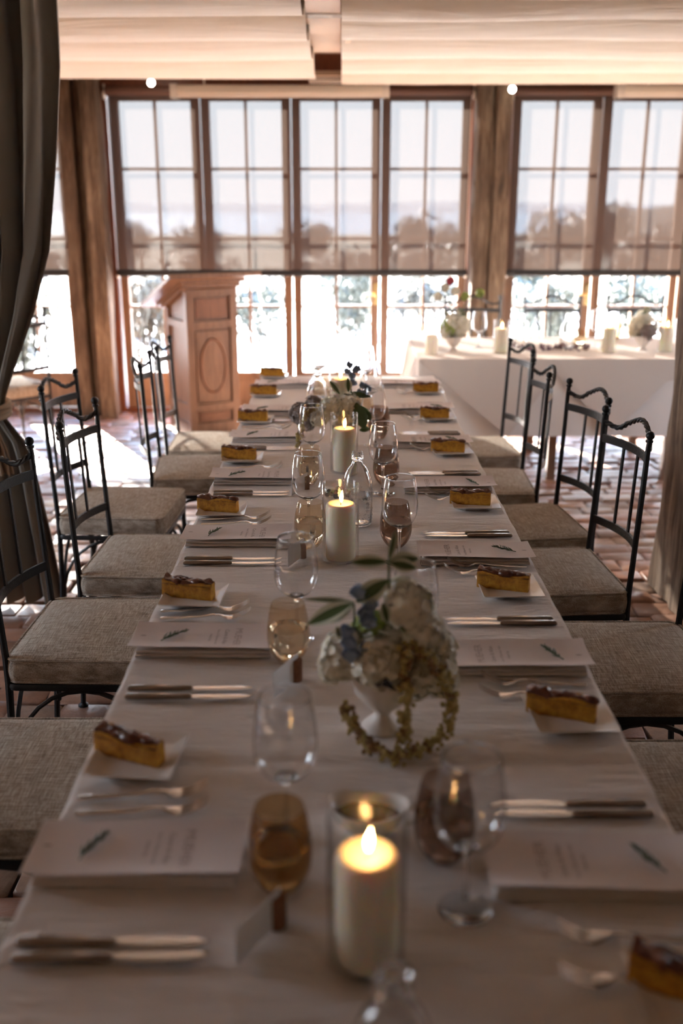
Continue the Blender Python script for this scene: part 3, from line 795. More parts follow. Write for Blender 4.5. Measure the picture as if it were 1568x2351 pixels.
# ------------------------------------------------------------------ table ware prototypes
def make_plate():
    r = thing('cake_plate', '', 'plate'); b = MB()
    b.rings([rrect(.045,.045,.006,.0,2), rrect(.05,.05,.006,.003,2), rrect(.068,.068,.004,.013,2), rrect(.0705,.0705,.004,.0145,2), rrect(.070,.070,.004,.016,2), rrect(.066,.066,.004,.0148,2), rrect(.052,.052,.006,.0065,2), rrect(.049,.049,.006,.006,2)], True, True)
    o = b.build('plate', M['porcelain'], None, angle=35); bpy.data.objects.remove(r); tag(o, '', 'plate'); o.name = 'cake_plate'; return o
PL = Proto(make_plate())
def make_cake(seed):
    rnd = random.Random(seed); r = thing('cake_slice', '', 'cake'); b = MB()
    Lh, w0, w1, H = .060, .019, .012, .038
    nseg = 10; rs = []
    for k_ in range(nseg+1):
        t_ = k_/nseg; x = -Lh+2*Lh*t_; hw = w0+(w1-w0)*t_
        e_ = .001
        H2 = H+.003*math.sin(t_*7+seed)+rnd.uniform(-.0015,.0015)
        q = 1 if 0 < k_ < nseg else .93
        rs.append([(x,-hw*.94*q+rnd.uniform(-e_,e_),0.0),(x,-hw*q-.001+rnd.uniform(-e_,e_),.006),(x,-hw*q+rnd.uniform(-e_,e_),H2*.6),(x,-hw*q+rnd.uniform(-e_,e_),H2*.97),
                   (x,hw*q+rnd.uniform(-e_,e_),H2*.97),(x,hw*q+rnd.uniform(-e_,e_),H2*.6),(x,hw*q+.001,.006),(x,hw*.94*q,0)])
    b.rings(rs, True, True); b.build('crumb', M['cake'], r, angle=60)
    b = MB()
    def topf(u, v):
        x = -Lh-.001+2*(Lh+.001)*u; hw = (w0+(w1-w0)*u)+.0015; y_ = -hw+2*hw*v
        ed = 1 if .1 < v < .9 else 0
        h = H-.001+.0035*ed+.0065*max(0, noise.noise(Vector((u*6.5+seed*3.3, v*1.6, seed))))*2*ed+.002*noise.noise(Vector((u*20, v*6, seed)))
        return (x, y_, h-(.004 if not ed else 0))
    b.grid(topf, 30, 10)
    for k_ in range(6):
        u = rnd.uniform(.06, .94); x = -Lh+2*Lh*u; q = rnd.uniform(.006,.0125); n0 = len(b.v)
        b.ball((x, rnd.uniform(-.006,.006), H+.0015), q, 10, 6, (rnd.uniform(1.1,1.8), rnd.uniform(.8,1.1), rnd.uniform(.5,.75)))
        for m_ in range(n0, len(b.v)):
            p = Vector(b.v[m_]); b.v[m_] = tuple(p+Vector((0,0,1))*.004*noise.noise(p*110+Vector((seed,0,0))))
    b.build('baked_topping', M['topping'], r, angle=70)
    return r
CK = [Proto(make_cake(s)) for s in (1, 2, 3)]
def make_fork():
    r = MB(); 
    xs = [0,.01,.05,.09,.115,.13,.14,.15,.158]
    ws = [.011,.0125,.011,.008,.0065,.009,.018,.024,.0255]
    zs = [.005,.005,.0055,.008,.0120,.0110,.0070,.0050,.0060]
    r.strip([(x,0,z) for x, z in zip(xs, zs)], ws, [.0035,.004,.0035,.003,.003,.0028,.0022,.002,.002])
    for k_ in range(4):
        y_ = -.0102+.0068*k_
        r.strip([(.156,y_,.0055),(.170,y_,.0095),(.185,y_*1.0,.0165),(.198,y_*.98,.026)], [.0036,.0034,.003,.0012], [.0022,.0018,.0016,.001])
    o = r.build('table_fork', M['steel'], angle=35); tag(o, '', 'fork'); return o
FK = Proto(make_fork())
def make_knife():
    r = thing('table_knife', '', 'knife'); b = MB()
    b.strip([(0,0,.0055),(.004,0,.006),(.06,0,.006),(.118,0,.006),(.122,0,.006)], [.011,.014,.0145,.0135,.010], [.006,.0105,.011,.0095,.006]); b.build('handle', M['handle'], r, angle=50)
    b = MB(); xs = [.121,.13,.15,.18,.21,.228,.236]; lo = [-.004,-.0075,-.009,-.0095,-.0085,-.004,.002]; hi = [.005,.007,.0075,.008,.0080,.0065,.0035]
    rs = [[(x,a,.0055),(x,(a+c)/2,.0068),(x,c,.0055),(x,(a+c)/2,.0042)] for x, a, c in zip(xs, lo, hi)]
    b.rings(rs, True, True); b.build('blade', M['blade'], r, angle=30); return r
KN = Proto(make_knife())
def make_napkin():
    r = thing('napkin', '', 'napkin')
    for k_, (h0, h1, ins) in enumerate(((.0,.0075,.0), (.0079,.0155,.002))):
        b = MB(); n1 = 24
        def ringf(x):
            w_ = .052-ins; zz = .0012*noise.noise(Vector((x*14, k_*3, 1)))*2
            a = (h1-h0)/2; zc = (h0+h1)/2+zz+ (.0 if k_ < 2 else .001)
            return [(x, -w_+a*.6*(1-math.cos(q)) if False else -w_ + .0*q, zc) for q in (0,)] if False else \
                   [(x,-w_+.004,zc-a),(x,-w_+.001,zc-a*.6),(x,-w_,zc),(x,-w_+.001,zc+a*.6),(x,-w_+.004,zc+a),(x,w_-.004,zc+a),(x,w_,zc),(x,w_-.004,zc-a)]
        b.rings([ringf(-.136+ins+(.272-2*ins)*i/n1) for i in range(n1+1)], True, True)
        b.build('napkin_fold', M['napkin'], r, angle=60)
    return r
NP = Proto(make_napkin())
def text_mesh(body, size, m, name='printed_text'):
    c = bpy.data.curves.new(name, 'FONT'); c.body = body; c.size = size; c.align_x = 'CENTER'; c.resolution_u = 2
    o = bpy.data.objects.new('tmp', c); COL.objects.link(o)
    dg = bpy.context.evaluated_depsgraph_get(); me = bpy.data.meshes.new_from_object(o.evaluated_get(dg)); me.name = name
    bpy.data.objects.remove(o); bpy.data.curves.remove(c); me.materials.clear(); me.materials.append(m); return me
def paper_z(x, y_, s_): return .0185+.008*max(0, (abs(y_)-.012)/.05)**1.6*(.55+.45*math.sin(x*9+s_)) + .004*max(0, (-x-.08)/.06)**2
def make_menu(s_):
    """local: text top towards +x (table centre), text runs towards -y"""
    r = thing('menu_card', '', 'menu'); b = MB(); hx, hy = .146, .060
    nx, ny = 18, 10
    P = []; 
    for z_ in (0, .0005):
        for i in range(nx+1):
            for j in range(ny+1):
                x, y_ = -hx+2*hx*i/nx, -hy+2*hy*j/ny; P.append((x, y_, paper_z(x, y_, s_)+z_))
    n1 = ny+1; off = (nx+1)*n1; F = []
    for i in range(nx):
        for j in range(ny):
            a = i*n1+j; F.append((a, a+1, a+n1+1, a+n1)); a += off; F.append((a, a+n1, a+n1+1, a+1))
    per = [i*n1 for i in range(nx+1)]+[nx*n1+j for j in range(1, n1)]+[i*n1+ny for i in range(nx-1,-1,-1)]+[j for j in range(ny-1,0,-1)]
    for q in range(len(per)): a, c = per[q], per[(q+1) % len(per)]; F.append((a, c, c+off, a+off))
    b.add(P, F); b.build('paper', M['paper'], r, angle=60)
    for body, size, x, mm in (('MUEHER', .0215, .062, 'ink_pale'), ('Caren & Allan', .0125, .040, 'ink'), ('Farm 27 Barnham Hall', .0078, .024, 'ink'), ('Middle Bay', .0078, .010, 'ink')):
        me = text_mesh(body, size, M[mm]); 
        for v in me.vertices:
            px_, py_ = x+v.co.y, -v.co.x
            v.co = (px_, py_, paper_z(px_, py_, s_)+.0009)
        o = bpy.data.objects.new('printed_text', me); COL.objects.link(o); o.parent = r
    b = MB(); b.rings([[(-.125+.006*math.cos(q)*(1 if math.cos(q) > 0 else 1.2), .004+.0018*math.sin(q), paper_z(-.125, .004, s_)+.0014) for q in [2*PI*k_/10 for k_ in range(10)]]], False, True)
    b.build('printed_mark', M['ink'], r, smooth=False)
    return r
MN = [Proto(make_menu(s)) for s in (0.3, 1.9)]
def make_rosemary(seed):
    rnd = random.Random(seed); r = thing('rosemary_sprig', '', 'herb'); b = MB()
    b.tube([(-.033,-.003,.002),(-.01,.001,.004),(.012,.0,.005),(.028,.002,.006)], [.0011,.001,.0009,.0006], 5); b.build('stem', M['rosemary'], r)
    b = MB()
    for k_ in range(34):
        t_ = k_/34; x = -.026+.056*t_; s_ = 1 if k_ % 2 else -1; a = rnd.uniform(.35,.9); ln = rnd.uniform(.011,.017)*(1.1-.5*t_)
        dx, dy, dz = math.cos(a)*ln, s_*math.sin(a)*ln*rnd.uniform(.5,1), rnd.uniform(0,.006)
        p0 = Vector((x, .001, .004)); b.tube([p0, p0+Vector((dx*.5,dy*.6,dz*.7)), p0+Vector((dx,dy,dz))], [.0008,.0011,.0003], 4)
    b.build('needles', M['rosemary'], r); return r
RM = [Proto(make_rosemary(s)) for s in (1, 2, 3)]

# ---- place settings.  v = image rows measured from the photograph, turned into positions on the cloth
SIDE = {'L': 'on the curtain side', 'R': 'on the head table side'}
def setting_label(what, i, side, extra=''):
    s_ = 'left' if side == 'L' else 'right'
    return ('%s, %s from the camera along the %s table edge%s' % (what, ORD[i], s_, extra))
def yrow(v, z=TZ): return at(784, v, z).y
plates = {'L': [(1750,-.333,-.36), (1378,-.338,-.25), (1178,-.350,-.22), (1057,-.35,-.18), (969,-.355,-.15), (908,-.355,-.12), (866,-.35,-.08)],
          'R': [(2300,.405,-.4), (1652,.402,-.33), (1358,.393,-.28), (1162,.400,-.18), (1040,.400,-.2), (962,.405,-.1), (902,.415,-.03)]}
for side, rows in plates.items():
    for i, (v, x, ang) in enumerate(rows):
        y_ = yrow(v); prz = random.uniform(-.05,.05)+(-.03 if side == 'L' else .03)
        PL.put((x, y_, TZ), prz, setting_label('square white plate under a cake slice', i, side), 'square cake plates on the long table')
        c = CK[i % 3] if (side, i) != ('R', 3) else CK[1]
        off = Vector((-.012, .008, 0))
        CK[(i+(side == 'R')) % 3].put((x+off.x, y_+off.y, TZ+.0062), ang*1.25, setting_label('golden cake slice with browned top', i, side), 'cake slices on the long table')
menus = {'L': [1955, 1468, 1228, 1093, 1000, 941, 880], 'R': [1985, 1508, 1268, 1112, 1012, 936, 880]}
for side, rows in menus.items():
    for i, v in enumerate(rows):
        p = at(784, v, TZ+.015); x = -.282 if side == 'L' else .342; rz0 = 0 if side == 'L' else PI; j = random.uniform(-.02,.02)
        NP.put((x+(.004 if side == 'L' else -.004), p.y-.006, TZ), rz0+j*.5, setting_label('folded napkin under a menu', i, side), 'folded napkins on the long table')
        MN[i % 2].put((x, p.y, TZ), rz0+j, setting_label('printed menu card lying on a napkin', i, side), 'menu cards on the long table')
        if (side, i) in (('R', 6),): continue
        RM[i % 3].put((x+(-.062 if side == 'L' else .075), p.y+.004, TZ+.0195), random.choice([.7, .9, 1.1]) if side == 'L' else random.choice([2.0, 2.3, 2.5]), setting_label('small rosemary sprig on a menu', i, side), 'rosemary sprigs on the menus')
forks = {'L': [(1838,1873), (1408,1424), (1196,1207), (1078,1085), (983,989)], 'R': [(2290,2175), (1604,1577), (1320,1305), (1150,1138), (1034,1026), (967,961), (904,899)]}
for side, rows in forks.items():
    for i, pair in enumerate(rows):
        for q, v in enumerate(pair):
            if side == 'R' and i == 0: v = (2265, 2170)[q]
            y_ = yrow(v); lab = setting_label('steel fork', i, side, (', nearer the plate' if q == 0 else ', nearer the napkin'))
            if side == 'L': FK.put((-.402+.006*q, y_, TZ), .03+.05*(1-q), lab, 'forks on the long table')
            else: FK.put((.470+.012*q-.02, y_, TZ), PI-.02-.03*q, lab, 'forks on the long table')
knives = {'L': [(2200,2160), (1599,1580), (1292,1282), (1135,1129), (1030,1026), (966,963)], 'R': [(1868,1845), (1430,1420), (1229,1222), (1088,1083), (996,992), (929,926)]}
for side, rows in knives.items():
    for i, pair in enumerate(rows):
        for q, v in enumerate(pair):
            y_ = yrow(v, TZ+.006); lab = setting_label('steel knife', i, side, (', nearer one of its pair' if q == 0 else ', farther one of its pair'))
            if side == 'L': KN.put((-.398-.002*q, y_, TZ), random.uniform(-.01,.02), lab, 'knives on the long table')
            else: KN.put((.465-.004*q, y_, TZ), PI+random.uniform(-.02,.01)+.02*q, lab, 'knives on the long table')

# ---- glassware
def arc(p0, p1, p2, n=8): # quadratic
    return [((1-t)**2*p0[0]+2*t*(1-t)*p1[0]+t*t*p2[0], (1-t)**2*p0[1]+2*t*(1-t)*p1[1]+t*t*p2[1]) for t in [i/n for i in range(n+1)]]
def make_wine():
    r = thing('wine_glass', '', 'wine glass')
    bowl = arc((.003,.0915),(.010,.095),(.022,.100),4) + arc((.022,.100),(.045,.112),(.0455,.148),8)[1:] + arc((.0455,.148),(.045,.185),(.0365,.224),8)[1:]
    inn = [(max(.0004, q-.0010), z+(.0012 if z < .105 else 0)) for q, z in bowl][::-1]
    b = MB(); b.lathe(bowl[:-1]+[(.0370,.2225),(.0368,.2238),(.0364,.2244),(.0360,.2244),(.0357,.2238),(.0357,.2225)]+inn[1:], 40); b.build('bowl', M['glass'], r, angle=None)
    b = MB(); b.lathe(arc((.030,.0035),(.006,.005),(.0042,.02),5)[2:] + [(.0036,.05),(.0038,.08)] + arc((.0045,.088),(.008,.093),(.016,.0965),4)[1:] + [(.0005,.0985)], 20); b.build('stem', M['glass'], r, angle=None)
    b = MB(); b.lathe([(.0005,.0005),(.034,.0005),(.0355,.0015),(.034,.0028),(.016,.0042),(.0005,.006)], 36); b.build('foot', M['glass'], r, angle=60); return r
WG = Proto(make_wine())
wines = [(1078, at(1078,2088,TZ).y, 'empty wine glass, nearest to the camera, behind the lit front candle'),
         (655, 1.235, 'empty wine glass behind the dark amber tumbler, nearest left one'),
         (680, 1.915, 'empty wine glass behind the tumbler with pale drink'),
         (953, 1.760, 'empty wine glass half hidden behind the white flower vase'),
         (918, 2.375, 'tall clear wine glass in front of the smoky tumbler by the bottle'),
         (880, 3.00, 'wine glass on the far right of the clear water bottle'),
         (708, 2.62, 'wine glass in front of the water bottle, left of the candle'),
         (716, 3.28, 'wine glass left of the middle candle by grey flowers'),
         (858, 3.64, 'wine glass beside the green leaves behind the middle candle'),
         (735, 4.85, 'wine glass at far left end of the long table'),
         (838, 4.72, 'wine glass at far right end of the long table'),
         (852, 4.20, 'wine glass beside blue flower stems near the far end')]
def xat(u, y_, z): # x for image column u at (y,z)
    return (u-784)*(y_*math.cos(PITCH)+(CAMZ-z)*math.sin(PITCH))/FPX
for (u, y_, lab) in wines: WG.put((xat(u, y_, .90), y_, TZ), 0, lab, 'stemmed wine glasses on the long table')
def make_tumbler(gm, fill, name='tumbler'):
    r = thing(name, '', 'tumbler'); b = MB()
    rip = lambda a, k_: .010*math.cos(a*18)*(1 if 4 < k_ < 17 else 0)
    outer = [(.0005,0.0),(.017,0),(.020,.001)] + arc((.021,.002),(.042,.022),(.0425,.052),8) + arc((.0425,.052),(.042,.09),(.0325,.124),8)[1:]
    b.lathe(outer, 72, ripple=rip); b.build('tumbler_glass', gm, r, angle=None)
    b = MB(); b.lathe([(.0005,.0005),(.018,.0005),(.0205,.004),(.021,.0075),(.0005,.0085)], 32); b.build('base', M['glass'], r, angle=50)
    if fill:
        def rin(z):
            return min(.0405, .021+.0205*min(1, max(0, z-.008)/.032)**.75)*(1-.6*max(0, z-.062))
        zs = [.0085,.013,.02,.03,.04,.05,.06,fill]
        b = MB(); b.lathe([(.0005,.0085)]+[(rin(z)-.0012, z) for z in zs]+[(.0005,fill)], 32); b.build('drink', M['water'], r, angle=50)
    return r
TB = {'amber': Proto(make_tumbler(M['amber'], .070)), 'smoke': Proto(make_tumbler(M['smoke'], .074)), 'pale': Proto(make_tumbler(M['pale_amber'], .072))}
for kind, u, v, lab in (('amber',645,2036,'dark amber ribbed tumbler left of the lit front candle'), ('smoke',1018,1968,'dark smoky tumbler right of the oil dish'), ('pale',663,1516,'pale amber tumbler with drink behind a corked name card'),
                        ('smoke',908,1254,'smoky ribbed tumbler behind the stem of the tall wine glass'), ('pale',713,1254,'ribbed tumbler glowing beside the sharp lit candle'), ('smoke',886,1112,'smoky tumbler right of the bottle neck'),
                        ('pale',711,1110,'pale ribbed tumbler left of the clear water bottle'), ('smoke',870,1006,'small dark tumbler right of the middle candle'), ('pale',738,930,'clear tumbler beside the far bottle'), ('pale',836,982,'tumbler in front of far candle flowers')):
    p = at(u, v, TZ); TB[kind].put(p, random.uniform(0,1), lab, 'ribbed tumblers on the long table')
def make_bottle():
    r = thing('glass_bottle', '', 'bottle'); b = MB()
    outer = [(.0005,.002),(.034,.0),(.040,.003),(.0425,.010),(.0425,.095)] + arc((.0425,.098),(.0420,.150),(.018,.176),10) + [(.0145,.184),(.0140,.188),(.0165,.190),(.0172,.193),(.0165,.196),(.0155,.198),(.0168,.201),(.0168,.204),(.0155,.206),(.0155,.211)]
    inner = [(.0120,.2115),(.0115,.206),(.0115,.186)] + arc((.016,.174),(.0395,.148),(.0400,.098),10) + [(.0400,.012),(.036,.006),(.0005,.008)]
    b.lathe(outer+inner, 36); b.build('bottle_glass', M['glass'], r, angle=60)
    b = MB(); b.lathe([(.0005,.0095),(.035,.0085),(.0385,.0145),(.0388,.088),(.0005,.088)], 32); b.build('water', M['water'], r, angle=50)
    # printed barcode
    b = MB()
    for k_ in range(9):
        a = -.15+.0; z = .045+.0035*k_; h = (.0012,.002,.0009)[k_ % 3]
        b.rings([[(.0431*math.cos(q), .0431*math.sin(q), z-h/2) for q in (-.95,-.87,-.79,-.71)], [(.0431*math.cos(q), .0431*math.sin(q), z+h/2) for q in (-.95,-.87,-.79,-.71)]], closed=False)
    b.build('printed_barcode', M['ink'], r, smooth=False)
    # condensation beads
    b = MB(); rnd = random.Random(4)
    for k_ in range(380):
        a = rnd.uniform(0,2*PI); z = rnd.uniform(.01,.105); q = rnd.uniform(.0006,.0017); b.ball((.0428*math.cos(a), .0428*math.sin(a), z), q, 5, 3)
    b.build('water_droplets', M['glass'], r, kind='stuff')
    return r
BT = Proto(make_bottle())
BT.put(at(820,1203,TZ), 0, 'clear glass water bottle behind the sharp lit candle', 'glass bottles')
BT.put((xat(905,.735,.95), .735, TZ), .4, 'clear glass bottle cut by the bottom picture edge', 'glass bottles')
BT.put((xat(728,4.15,.9), 4.15, TZ), 1, 'clear glass bottle near the far end of the long table', 'glass bottles')
HT = (6.15)
for u, lab in ((1195,'clear bottle on the head table, left one'), (1300,'clear bottle on the head table, right one')):
    p = at(u, 800, TZ); BT.put(p, 0, lab, 'glass bottles')

# ---- candles in hurricane glasses
def make_candle(h, lit=True):
    r = thing('pillar_candle', '', 'candle'); b = MB()
    rad = .0375
    b.lathe([(.0005,0),(rad-.001,0),(rad,.002),(rad,h-.008),(rad-.002,h-.002),(rad-.006,h),(.024,h-.003),(.012,h-.006),(.0005,h-.006)], 32); b.build('wax', M['wax'], r, angle=50)
    b = MB(); b.tube([(0,0,h-.007),(.0005,0,h+.002),(.0025,0,h+.007)], .0009, 5); b.build('wick', M['wick'], r)
    if lit:
        b = MB(); fl = [(.0003,h+.001),(.0028,h+.004),(.0046,h+.010),(.0050,h+.015),(.0040,h+.021),(.0020,h+.027),(.0003,h+.033)]
        rs = []
        for q, z in fl: rs.append([(.0015+q*math.cos(2*PI*j/10)+(z-h)**2*2.5, q*math.sin(2*PI*j/10), z) for j in range(10)])
        b.rings(rs); b.build('flame', M['flame'], r)
    return r
def make_hurricane():
    b = MB(); b.lathe([(.0005,.0),(.044,.0),(.0465,.002),(.0470,.006),(.0470,.198),(.0464,.2000),(.0455,.198),(.0455,.007),(.0005,.005)], 40)
    o = b.build('hurricane_glass', M['hurricane'], angle=50); tag(o, '', 'candle holder'); return o
CD = Proto(make_candle(.145)); HG = Proto(make_hurricane())
for (u, y_, lab, lab2) in ((842, .99, 'lit pillar candle blurred at the front of the long table', 'glass cylinder round the front blurred candle'),
                     (782, 2.40, 'lit cream pillar candle in sharp focus beside the bottle', 'glass cylinder round the sharply focused candle'),
                     (790, 3.27, 'lit pillar candle before the green and grey flowers', 'glass cylinder round the candle before the green flowers'),
                     (781, 4.25, 'lit pillar candle nearest the far end of the long table', 'glass cylinder round the farthest long-table candle')):
    x = xat(u, y_, .85); CD.put((x, y_, TZ+.0053), 0, lab, 'pillar candles'); HG.put((x, y_, TZ), 0, lab2, 'hurricane glasses')
for u, v, glassed, lab in ((990, 815, 0, 'short bare pillar candle at left end of the head table'), (1149, 812, 1, 'lit candle behind the chair on head table left half'), (1395, 810, 1, 'lit candle left of the right-hand head table flowers'), (1527, 808, 1, 'lit candle on the head table beside the big post')):
    p = at(u, v, TZ)
    if glassed: CD.put(p+Vector((0,0,.0073)), 0, lab, 'pillar candles'); HG.put(p+Vector((0,0,.002)), 0, lab.replace('lit candle', 'glass cylinder round candle'), 'hurricane glasses')
    else:
        c = make_candle(.12, False); c.location = p+Vector((0,0,.002)); tag(c, lab, None, 'pillar candles')
for u, v, lab in ((1098, 800, 'wine glass on the head table beside the rough post'), (1366, 797, 'wine glass on the head table by the brass handle')):
    WG.put(at(u, v, TZ)+Vector((0,0,.002)), 0, lab, 'wine glasses on the head table')
TB['pale'].put(at(1330, 800, TZ)+Vector((0,0,.002)), 0, 'tumbler between bottle and wine glass on the head table', 'head table tumblers')
TB['amber'].put(at(1410, 782, TZ)+Vector((0,0,.002)), 0, 'small amber tumbler behind the head table candle', 'head table tumblers')

# ---- name cards leaning on corks
def make_card():
    r = thing('name_card', '', 'name card')
    b = MB(); b.lathe([(.0005,0),(.0108,0),(.0116,.0012),(.0116,.0438),(.0108,.045),(.0005,.045)], 16); b.build('cork', M['cork'], r, angle=50)
    b = MB(); d_ = Vector((-.50,-.866,0)); n_ = Vector((.866,-.5,0))*.0003; p0 = d_*-.006; p1 = d_*.082
    q_ = [p0+Vector((0,0,.004)), p1+Vector((-.004,0,.001)), p1+Vector((-.004,.002,.052)), p0+Vector((0,0,.055))]
    b.add([p+n_ for p in q_]+[p-n_ for p in q_], [(0,1,2,3),(7,6,5,4),(0,4,5,1),(1,5,6,2),(2,6,7,3),(3,7,4,0)]); b.build('card', M['card'], r, smooth=False)
    return r
NC = Proto(make_card())
for u, v, lab in ((638,2126,'white name card in a cork below the dark amber tumbler'), (681,1562,'white name card in a cork before the pale amber tumbler'), (698,1280,'white name card in a cork seen through the wine glass'), (703,1124,'white name card in a cork behind the sharply focused candle')):
    p = at(u, v, TZ); NC.put((p.x, p.y, TZ), random.uniform(-.08,.08), lab, 'name cards on corks')

# ---- sauce dish and berry bowl
d_ = thing('sauce_dish', 'oval white dish of dark oil behind the front candle', 'dish', (xat(845,1.245,.80), 1.245, TZ), R(-8))
b = MB()
def oval(rx, ry, z): return [(rx*math.cos(2*PI*k_/32), ry*math.sin(2*PI*k_/32), z+.010*(math.cos(2*PI*k_/32)**2)*(z > .03)) for k_ in range(32)]
b.rings([oval(.028,.02,0), oval(.03,.022,.003), oval(.048,.034,.02), oval(.060,.040,.040), oval(.061,.041,.042), oval(.058,.038,.041), oval(.046,.031,.022), oval(.026,.018,.008)], True, True); b.build('bowl', M['porcelain'], d_, angle=50)
b = MB(); b.rings([[(.0500*math.cos(2*PI*k_/32), .0320*math.sin(2*PI*k_/32), .027) for k_ in range(32)]], False, True); b.build('oil', M['oil'], d_, smooth=False)
b = MB(); b.tube([(.058,0,.045),(.075,0,.048),(.082,0,.038),(.078,0,.025),(.055,0,.018)], .004, 8); b.build('handle', M['porcelain'], d_)
p = at(770,1140,TZ)
d_ = thing('berry_bowl', 'small glass bowl of dark berries left of the bottle', 'bowl', (p.x, 2.93, TZ))
b = MB(); b.lathe([(.0005,0),(.02,0),(.03,.008),(.04,.03),(.0385,.031),(.028,.010),(.0005,.004)], 24); b.build('bowl', M['hurricane'], d_)
for k_ in range(14):
    a = k_*2.4; q = .006+.0065*math.sqrt(k_); b = MB(); b.ball((q*math.cos(a), q*math.sin(a), .022+.006*math.cos(k_*1.7)), .0085, 8, 6); b.build('berry', M['berry'], d_)

# ------------------------------------------------------------------ flowers
def leaf_mb(Lh, w_, curl, edge=True, n=8):
    b = MB(); rows = []
    for i in range(n+1):
        t_ = i/n; ww = w_*math.sin(PI*min(1, t_*.96+.02))**.8; z = curl*math.sin(t_*PI*.5)*t_
        x = Lh*t_; e_ = ww*.5
        rows.append([(x,-ww,z+.12*ww),(x,-e_,z),(x,0,z-.10*ww),(x,e_,z),(x,ww,z+.12*ww)])
    P = [p for r_ in rows for p in r_]; F = []
    for i in range(n):
        for j in range(4):
            a = i*5+j; b.cur = 1 if (edge and j in (0,3)) else 0
            F.append((a, a+1, a+6, a+5)); 
    b.v = P
    for i in range(n):
        for j in range(4):
            a = i*5+j; b.f.append((a,a+1,a+6,a+5)); b.m.append(1 if (edge and j in (0,3)) else 0)
    return b
def place_leaf(parent, p0, direction, roll, Lh, w_, curl, mats, edge=True):
    o = leaf_mb(Lh, w_, curl, edge).build('leaf', mats, parent, angle=None)
    d_ = Vector(direction).normalized(); up_ = Vector((0,-.75,.66)); zz = (up_-d_*up_.dot(d_)).normalized(); yy_ = zz.cross(d_)
    q = Matrix((d_, yy_, zz)).transposed().to_quaternion(); roll *= .7; o.rotation_mode = 'QUATERNION'
    from mathutils import Quaternion
    o.rotation_quaternion = q @ Quaternion((1,0,0), roll); o.location = p0; return o
def floret_cluster(c, rad, n, size, rnd, sc=(1,1,1), petals=4, inner=.8):
    b = MB()
    n = int(n*2.2) if rad > .02 else n; size = size*.72 if rad > .02 else size
    for k_ in range(n):
        z = 1-2*(k_+.5)/n; a = k_*2.39996+rnd.uniform(-.1,.1); q = math.sqrt(1-z*z)
        nrm = Vector((q*math.cos(a), q*math.sin(a), z)); rr = rad*rnd.uniform(inner, 1.06)
        p = Vector(c)+Vector((nrm.x*sc[0], nrm.y*sc[1], nrm.z*sc[2]))*rr
        t1 = nrm.cross(Vector((.3,.2,1))).normalized(); t2 = nrm.cross(t1); off = rnd.uniform(0, PI)
        for m_ in range(petals):
            an = off+m_*2*PI/petals; d1 = t1*math.cos(an)+t2*math.sin(an); d2 = nrm.cross(d1); s_ = size*rnd.uniform(.8,1.2)
            b.add([p-nrm*size*.2, p+d1*s_*.55+d2*s_*.42+nrm*s_*.18, p+d1*s_+nrm*s_*.05+d2*s_*.02, p+d1*s_*.55-d2*s_*.42+nrm*s_*.18], [(0,1,2,3)])
    return b
def strand(pts, rnd, r0=.0105, step=.0055):
    b = MB(); d2 = MB()
    P = [Vector(p) for p in pts]; seg = []
    for a, c in zip(P[:-1], P[1:]):
        n = max(1, int((c-a).length/step)); seg += [a+(c-a)*i/n for i in range(n)]
    for i, p in enumerate(seg):
        tgt = b if rnd.random() < .72 else d2
        for k_ in range(5):
            v = Vector((rnd.uniform(-1,1), rnd.uniform(-1,1), rnd.uniform(-1,1)))*r0*.95*(1+.45*math.sin(i*1.3)); tgt.ball(p+v, rnd.uniform(.0036,.0060), 5, 4)
    n1 = len(b.v); b.f2 = None
    b.m = [0]*len(b.f); off = len(b.v); b.v += d2.v; b.f += [tuple(q+off for q in f) for f in d2.f]; b.m += [1]*len(d2.f)
    return b
VASEP = [(.0005,0),(.032,0),(.034,.004),(.026,.012),(.014,.022),(.013,.030),(.030,.045),(.045,.065),(.050,.085),(.052,.095),(.049,.095),(.043,.070),(.028,.050),(.0005,.046)]
def vase(parent, s_=1.0, m='porcelain_matt'):
    b = MB(); b.lathe([(r_*s_, z*s_) for r_, z in VASEP], 28); return b.build('vase', M[m], parent, angle=60)
rnd = random.Random(11)
# main arrangement in front
VY = 1.545; VX = xat(880, VY, .82)
fa = thing('flower_arrangement', 'white footed vase of white and blue flowers with trailing amaranth', 'flowers', (VX, VY, TZ))
vase(fa, 1.12)
def loc(u, v, dy): # image point at the arrangement's depth + dy, in local coordinates
    p = atY(u, v, VY+dy)
    if p.z < TZ+.015: p = at(u, v, TZ+.015)
    return p-Vector((VX, VY, TZ))
for (u, v, dy, rad, n, sz, mm) in ((800,1500,0,.045,90,.014,'petal'), (870,1520,-.03,.048,100,.014,'petal'), (940,1395,.0,.040,80,.016,'petal'), (965,1455,.0,.042,90,.015,'petal'), (1000,1540,-.01,.036,80,.014,'petal'), (850,1440,.02,.030,60,.012,'petal_green'), (905,1475,.02,.045,80,.015,'petal'), (950,1560,-.01,.035,60,.013,'petal'), (1005,1490,.01,.034,60,.014,'petal'), (1015,1560,-.01,.030,60,.013,'petal'), (925,1365,.01,.030,60,.014,'petal'), (770,1530,-.01,.030,60,.013,'petal')):
    c = loc(u, v, dy); floret_cluster(c, rad, n, sz, rnd, petals=5, inner=.7).build('flower_head', M[mm], fa, angle=None)
for (u, v, dy) in ((800,1475,-.045), (838,1410,-.02), (850,1385,0), (805,1500,-.05), (840,1490,-.04), (822,1360,0), (846,1425,-.03), (792,1450,-.04)):
    c = loc(u, v, dy); floret_cluster(c, .008, 5, .013, rnd, petals=5).build('blue_floret', M['petal_blue'], fa, angle=None)
LM = [M['leaf'], M['leaf_pale']]
